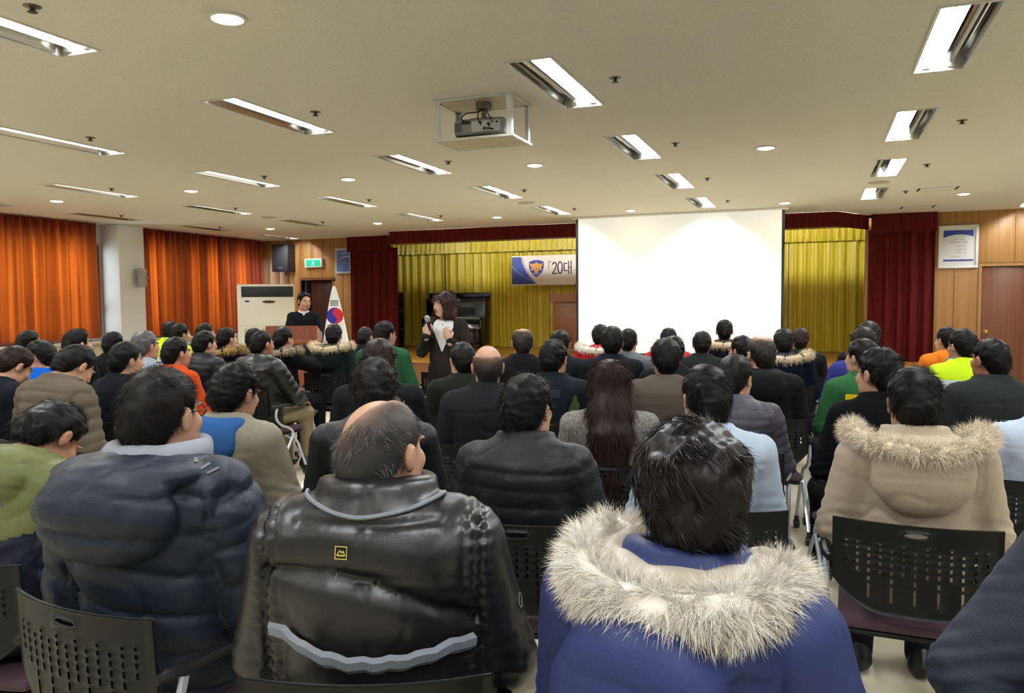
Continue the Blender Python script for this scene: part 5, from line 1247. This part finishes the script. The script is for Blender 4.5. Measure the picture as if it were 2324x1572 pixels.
    P('p52', .66, 2.16, 1.33, -10, -10, 'person in a dark navy jacket cut off by the lower right corner', near=True, jmesh=np_mesh('jacket', V, F, True, [mat('dark_navy_cloth', (32, 37, 50), .7, bump=(200, .2), spec=.3)]), trou=(58, 46, 36), lean=22, pitch=10, J=J52)
    # olive jacket with grey and navy blocks
    V, F = jacket(SIT, vox, dict(seed=17, fat=.02, wr=.008, extra=hood_small, collar=(.05, .088, .018))); Vl = pose_verts(V, 0, 0, 20, False)
    def rule53(c):
        mi = np.zeros(len(c), int); mi[(np.abs(c[:, 0])*1.1+np.abs(c[:, 2]-.93)*.9 < .1) & (c[:, 1] < -.1)] = 1; mi[(c[:, 2] < .80+.3*c[:, 0]) & (c[:, 0] > -.02)] = 2; return mi
    me = np_mesh('jacket', Vl, F, True, [fabric((98, 102, 56)), fabric((86, 88, 100)), fabric((34, 38, 56))], rule53(V[F].mean(1)))
    P('p53', -2.47, 1.93, 1.30, -14, 2, 'man in an olive green jacket with grey and navy panels, head bowed', near=True, hkey='short_near', hmat=h_soft, jmesh=me, pitch=30, lean=20, s=.97, tone=1)
    # black puffer with grey hoodie
    def hood54(P, d, J):
        X, Y, Z = P; pouch = ell((X+.03, Y-(1.0-Z)*.1, Z), (0, -.245, .985), (.18, .085, .125)); pouch = smin(pouch, ell(P, (-.02, -.16, 1.075), (.195, .115, .05)), .04)
        pouch = smax(pouch, -ell(P, (0, -.06, 1.16), (.145, .13, .085)), .025); return smin(d, pouch, .012)
    V, F = jacket(SIT, vox, dict(fat=.026, quilt=(.105, .02), qk=dict(seed=24, wr=.0045, slant=.1, sharp=.3), extra=hood54, collar=(.04, .1, .02)))
    def ex54(o, H, lean):
        add_part(o, 'hoodie_roll', neck_roll(.11, .032, 1.1), fabric((148, 150, 158), 'wool'))
        decal(o, V, F, (.29, -.1, .93), .02, lambda b, c, u, v: b.stroke(el(0, .3, .7, 1.0, 0, 360, 14)+[(0, 1.2), (0, -.6)], .16, c, u, v, .0015), mat('logo_yellow', (190, 176, 60), .5), 'sleeve_logo')
        decal(o, V, F, (.3, -.1, .90), .02, lambda b, c, u, v: b.prism([(-1, -.2), (1, -.2), (1, .2), (-1, .2)], c, u, v, .0015), mat('logo_red', (190, 50, 50), .5), 'sleeve_logo')
        for i in range(3): decal(o, V, F, (.13+.035*i, -.14, 1.06), .016, lambda b, c, u, v: b.prism([(-1, -.25), (1, -.25), (1, .25), (-1, .25)], c, u, v, .0015), mat('stripe_grey', (96, 96, 96), .5), 'shoulder_stripe', spin=.6)
    P('p54', -1.68, 1.65, 1.385, -14, -4, 'man in a black-blue puffer jacket over a light grey hoodie', near=True, hkey='crop_near', hmat=h_soft, jmesh=np_mesh('jacket', V, F, True, [mat('blue_black_shell', (30, 37, 49), .5, bump=(90, .15), spec=.28)]), glasses=True, trou=(52, 62, 78), extras=ex54, chair_az=4, back=.05)
    # khaki jacket with blue hood
    V, F = jacket(SIT, .0095, dict(seed=19, fat=.014, wr=.006))
    P('p55', -2.35, 2.72, 1.30, -6, 6, 'man in a khaki jacket with a blue hood', near=True, hkey='short2_near', jmesh=np_mesh('jacket', V, F, True, [fabric((128, 122, 104))]), pitch=12, extras=lambda o, H, l: add_part(o, 'blue_hood', hood_only('small'), fabric((48, 88, 140), 'wool')))
    # black satin down jacket: two big padded panels on the back, gathered sleeve seams
    def panels56(V, F):
        N = vnormals(V, F); X, Y, Z = V.T; zs_ = np.interp(X, [-.3, -.2, -.08, .02, .12, .22, .3], [.95, .975, .985, .965, .915, .86, .83]); f_ = Z-zs_; bk = sstep(-.02, -.1, Y)
        d = bk*(.034*(1-np.exp(-np.abs(f_)/.03))-.024)*(np.abs(X) < .235)
        sm = np.abs(X)-.232; d -= .012*np.exp(-(sm/.01)**2)*bk*(Z > .6); d += .0035*np.sin(Z*230+20*X)*np.exp(-(sm/.028)**2)*bk
        d += -.006*np.exp(-((Z-1.075)/.008)**2)*(np.abs(X) < .16)
        return V+N*d[:, None]
    V56, F56 = jacket(SIT, vox, dict(fat=.03, k=.03, wr=.0035, seed=28, collar=(.078, .106, .02), flare=.06, cslope=.05))
    V56 = panels56(V56, F56)
    def ex56(o, H, lean):
        m_gl = mat('badge_gold', (206, 190, 90), .4)
        def badge(b, c, u, v):
            b.stroke([(-1, -1), (1, -1), (1, 1), (-1, 1), (-1, -1)], .14, c, u, v, .0012); b.stroke([(-.7, -.4), (-.2, .35), (.1, 0), (.35, .3), (.7, -.4), (-.7, -.4)], .16, c, u, v, .0012); b.prism([(-.6, -.55), (.6, -.55), (.6, -.4), (-.6, -.4)], c, u, v, .0012)
        decal(o, V56, F56, (-.06, -.3, 1.04), .0125, badge, m_gl, 'back_badge', off=.003)
        decal(o, V56, F56, (.33, -.08, .87), .016, lambda b, c, u, v: b.stroke(el(0, .3, .8, 1.0, 0, 360, 14), .14, c, u, v, .0012), mat('logo_grey', (150, 150, 140), .5), 'sleeve_logo')
        gm = fabric((128, 134, 142)); g2 = np.array([(t, 0, 0) for t in (0,)])
        def ring_pts(z, a0, a1, n=22):
            out = []
            for t in np.linspace(a0, a1, n):
                d = np.array((math.sin(t), -math.cos(t))); m = np.abs(V56[:, 2]-z) < .012; W_ = V56[m]; pr_ = W_[:, :2]-np.array((0, -.08)); ang = pr_@np.array((math.cos(t), math.sin(t))); k = (np.abs(ang) < .02) & (pr_@d > 0)
                r = (pr_@d)[k].max() if k.any() else .2; out.append((d[0]*r, d[1]*r-.08, z))
            return out
        A_ = np.linspace(-1.1, 1.2, 24); b = MB(); rows = []
        for dz, off in ((-.022, .0), (-.012, .012), (.006, .014), (.016, .003)):
            rows.append([])
            for i, t in enumerate(A_):
                q = ring_pts(.80+dz+(.04 if t < 0 else .012)*t*t+.003*math.sin(i*1.9), t, t, 1)[0]; s_ = 1+off/.25; rows[-1].append((q[0]*s_, (q[1]+.08)*s_-.08, q[2]))
        for r0, r1 in zip(rows[:-1], rows[1:]):
            for i in range(23): b._add([r0[i], r0[i+1], r1[i+1], r1[i]], [(0, 1, 2, 3)], True)
        b.build('grey_hem', gm, o)
        rp = []
        for t in np.linspace(-1.5, 1.3, 17):
            d = np.array((math.sin(t), -math.cos(t))); q = V56[:, :2]-np.array((0, -.062)); rr = q@d; k = (np.abs(q@np.array((math.cos(t), math.sin(t)))) < .012) & (rr > .15) & (rr < .17) & (V56[:, 2] > .95)
            z = V56[k][:, 2].max() if k.any() else 1.06; rp.append((d[0]*.16, d[1]*.16-.062, z+.002))
        b = MB(); b.tube(catmull(rp[::2], 4), .005, 6); b.build('collar_piping', gm, o)
    P('p56', -.93, 1.56, 1.345, -20, 8, 'balding man in a shiny black down jacket with a small gold badge', near=True, hkey='bald_crown', hmat=h_saltthin, jmesh=np_mesh('jacket', V56, F56, True, [mat('black_satin_shell', (25, 23, 25), .36, bump=(60, .12), spec=.45)]), extras=ex56, chair_az=-22, back=.06)
    # black quilted
    V, F = jacket(SIT, .009, dict(fat=.012, quilt=(.062, .008), qk=dict(seed=31), collar=(.055, .088, .017)))
    P('p57', -.98, 2.66, 1.29, -10, 8, 'man in a black quilted jacket with horizontal seams', near=True, hkey='short2_near', jmesh=np_mesh('jacket', V, F, True, [fabric((29, 31, 34))]), chair_az=-12)
    V, F = jacket(SIT, .0095, dict(seed=33, tor=(.165, .16), arm=(.058, .052, .05, .042), wr=.004))
    mh = mat('herringbone_tweed', (146, 142, 134), .9, var=(150, (84, 82, 78), (1, 1, .3)), bump=(300, .3))
    P('p58', -.94, 3.70, 1.28, -12, -14, 'woman with long dark hair in a grey tweed jacket', near=True, hkey='long', hmat=h_brown, jmesh=np_mesh('jacket', V, F, True, [mh]), s=.96)
    # navy parka with big fur hood
    def hood59(P, d, J):
        pouch = ell((P[0], P[1]-(1.0-P[2])*.10, P[2]), (0, -.268, .885), (.165, .08, .17)); pouch = smin(pouch, ell(P, (0, -.15, 1.0), (.185, .12, .05)), .05); pouch = smax(pouch, -ell(P, (0, -.07, 1.12), (.145, .13, .085)), .03)
        return smin(d, pouch, .012)
    V, F = jacket(SIT, vox, dict(seed=35, fat=.022, wr=.006, extra=hood59, collar=(.055, .09, .014), flare=.15))
    def ex59(o, H, lean):
        pts = [(-.112, .0, 1.09), (-.125, -.07, 1.09), (-.095, -.15, 1.085), (0, -.182, 1.078), (.095, -.15, 1.082), (.125, -.07, 1.082), (.112, .0, 1.08)]
        g = catmull(pts, 8); b = MB(); b.tube(g, [.04*(.86+.16*abs(math.sin(i*.42))) for i in range(len(g))], 12); b.build('hood_lining', fabric((182, 170, 152), 'satin'), o)
    P('p59', -.21, 1.41, 1.36, 14, -15, 'man with wavy black hair in a navy parka with a big cream fur hood', near=True, hkey='fluffy', hmat=h_wavy, jmesh=np_mesh('jacket', V, F, True, [fabric((42, 52, 98))]), fur=('near', f_cream), extras=ex59, s=1.0, back=.06)
audience()
chair(-3.75, 7.75, -4, 'empty black slotted chair beside the standing woman')

# ================================================================== THE TWO STANDING PEOPLE
def stand(hh): return dict(pel=(0, -.01, .92), che=(0, -.02, 1.22), neck=(0, -.02, 1.375), head=(0, .01, hh), sh=(.165, -.02, 1.315), el=(.22, -.02, 1.05), wr=(.2, .1, .85), hip=(.085, 0, .88), kn=(.09, .02, .48), an=(.09, -.02, .09), toe=(.1, .12, .03))
def standing(J, loc, az, head_yaw, head_pitch, label, fem, dirs, poses, hkey, hmat, jcol, shirt, jopt, skirt, tone=0, scale=1.):
    global PIV
    V, F = body_proto(J, .0068, .022, .006, fem, poses, dirs, (-.36, -.3, 0), (.36, .36, J['head'][2]+.14)); mi = face_mats(V, F, J['head'])
    old = PIV.copy(); dz = J['head'][2]-1.20; sh_ = np.array((0, J['head'][1]+.035, dz))
    V2 = pose_verts(V-sh_, head_yaw, head_pitch, 0)+sh_ if True else V
    low = V[:, 2] < J['head'][2]-.16; V2[low] = V[low]
    arm = np.abs(V[:, 0]) > .155; V2[arm] = V[arm]
    # hands raised near the face stay where they are
    for s in (-1, 1):
        w_ = np.array(sidej(J, 'wr', s)); k = np.linalg.norm(V-w_, axis=1) < .24; k &= V[:, 1] > .13; V2[k] = V[k]
    o = link('person', np_mesh('person', V2, F, True, [skin(tone), m_lip, m_eyew, m_iris, m_brow], mi)); o.location = loc; o.rotation_euler = (0, 0, math.radians(-az)); o.scale = (scale,)*3
    tag(o, label, 'person')
    H = Matrix.Translation(Vector(sh_)) @ head_matrix(head_yaw, head_pitch, 0, dict(head=tuple(np.array(J['head'])-sh_)))
    h = link('hair', hair(hkey), o, hmat, True); h.matrix_local = H
    lo, hi = (-.36, -.3, .6), (.36, .36, J['neck'][2]+.12)
    def vneck(P, d, J_):
        X, Y, Z = P; A = np.abs(X); vb = jopt['vbot']; wv = np.clip((Z-vb)*jopt['vw'], 0, .1)
        return smax(d, -smax(A-wv, .02-Y, .004), .006)
    jo = dict(jopt); jo['extra'] = vneck
    JV, JF = nets(axis((lo[0], hi[0], .0105)), axis((lo[1], hi[1], .0105)), axis((lo[2], hi[2], .0105)), lambda P: jacket_field(P, J, jo), 1); JV = wrinkle(JV, JF, J, .004, 51)
    add_part(o, 'jacket', (JV, JF), fabric(jcol, 'wool'))
    SV, SF = nets(axis((-.24, .24, .012)), axis((-.2, .2, .012)), axis((.8, J['neck'][2]+.08, .012)), lambda P: smax(jacket_field(P, dict(J, sh=(.1, -.02, J['sh'][2]-.02), el=(.1, -.02, 1.2), wr=(.1, -.02, 1.15), shL=(-.1, -.02, J['sh'][2]-.02), shR=(.1, -.02, J['sh'][2]-.02), elL=(-.1, -.02, 1.2), elR=(.1, -.02, 1.2), wrL=(-.1, -.02, 1.15), wrR=(.1, -.02, 1.15)), dict(tor=(.148, .155), arm=(.06, .05, .05, .05), hem=.85, sq=1.3, collar=jopt.get('shirt_collar', (.0, .068, .008)))), .85-P[2], .01), 1)
    add_part(o, 'shirt', (SV, SF), fabric(shirt, 'cotton'))
    def legs(P):
        if skirt:
            d = cone(P, (0, -.01, .9), (0, 0, .5), .17, .19, (1, 1.3, 1)); return smax(d, .48-P[2], .02)
        return trouser_field(P, J)
    LV, LF = nets(axis((-.25, .25, .014)), axis((-.22, .22, .014)), axis((.03, 1.06, .014)), legs, 1); add_part(o, 'skirt' if skirt else 'trousers', (LV, LF), fabric(tuple(int(c*.9) for c in jcol), 'wool'))
    for s in (-1, 1):
        x0 = J['an'][0]*s; q = link('shoe', SHOE[s], o); q.location = (x0-s*.118, -.39, 0)
    return o
# woman with the microphone
JW = stand(1.53)
JW.update(elR=(.225, .06, 1.06), wrR=(.125, .19, 1.24), elL=(-.235, .05, 1.06), wrL=(-.1, .2, 1.19))
dirsW = {1: ((-.25, .02, 1), (-.2, 1, .25)), -1: ((.35, .0, 1), (.1, 1, .1))}
wm = standing(JW, (-3.47, 7.04, 0), 172, 36, 2, 'woman with a brown bob and dark trouser suit speaking into a microphone', 1, dirsW, ('hold', 'grip'), 'bob', h_auburn, (58, 52, 50), (226, 228, 226), dict(tor=(.162, .165), arm=(.058, .054, .05, .04), hem=.74, vbot=1.06, vw=.42, collar=(.0, .08, .012), sq=1.3), False, 2)
mc = tag(empty('microphone', wm.matrix_basis @ Vector((.098, .225, 1.36))), 'black microphone with a silver head held by the standing woman', 'microphone'); mc.rotation_euler = (math.radians(-24), math.radians(6), math.radians(-172))
b = MB(); b.lathe([(.011, -.17), (.012, -.16), (.014, -.05), (.019, .0), (.02, .012)], n=14); b.build('handle', m_black, mc)
b = MB(); b.lathe([(.02, .012), (.027, .025), (.029, .042), (.024, .06), (.012, .07), (.002, .072)], n=16); b.build('grille_head', mat('microphone_mesh', (176, 182, 188), .35, .8, bump=(900, .6)), mc)
b = MB(); b.lathe([(.0205, .008), (.0215, .012), (.0205, .017)], n=16); b.build('ring', m_chrome, mc)
pe = tag(empty('pen', wm.matrix_basis @ Vector((-.055, .262, 1.27))), 'white pen between the fingers of the standing woman', 'pen'); pe.rotation_euler = (.25, .25, 0)
b = MB(); b.tube([(0, 0, -.06), (0, 0, .065)], .006, 8); b.build('barrel', m_white, pe)
b = MB(); b.tube([(0, 0, .065), (0, 0, .08)], [.006, .003], 8); b.build('tip', m_grey, pe)
# man at the podium
JM = stand(1.545); JM.update(el=(.235, .06, 1.07), wr=(.2, .25, 1.06))
standing(JM, (-7.12, 9.72, 0), 143, -24, 12, 'man in a dark suit and white collar standing behind the podium', 0, {1: ((-.1, 1, -.1), (.2, .1, 1)), -1: ((.1, 1, -.1), (-.2, .1, 1))}, ('rest', 'rest'), 'parted', h_black, (30, 32, 36), (222, 224, 226), dict(tor=(.172, .172), arm=(.062, .058, .054, .044), hem=.76, vbot=1.325, vw=.6, collar=(.0, .08, .012), sq=1.3, shirt_collar=(.035, .07, .009)), False, 0, 1.03)

lf = tag(empty('leaflet', (-2.17, 3.08, .662), .5), 'white leaflet lying on the lap of the man with the blue hood', 'paper')
b = MB(); b.box(-.1, .1, -.07, .07, 0, .003); b.build('front_page', mat('white_paper', (240, 240, 236), .7), lf)
b = MB(); b._add([(-.1, -.07, .004), (.1, -.07, .004), (.1, .05, .045), (-.1, .05, .045)], [(0, 1, 2, 3)]); b.build('lifted_page', mat('white_paper', (240, 240, 236), .7), lf)
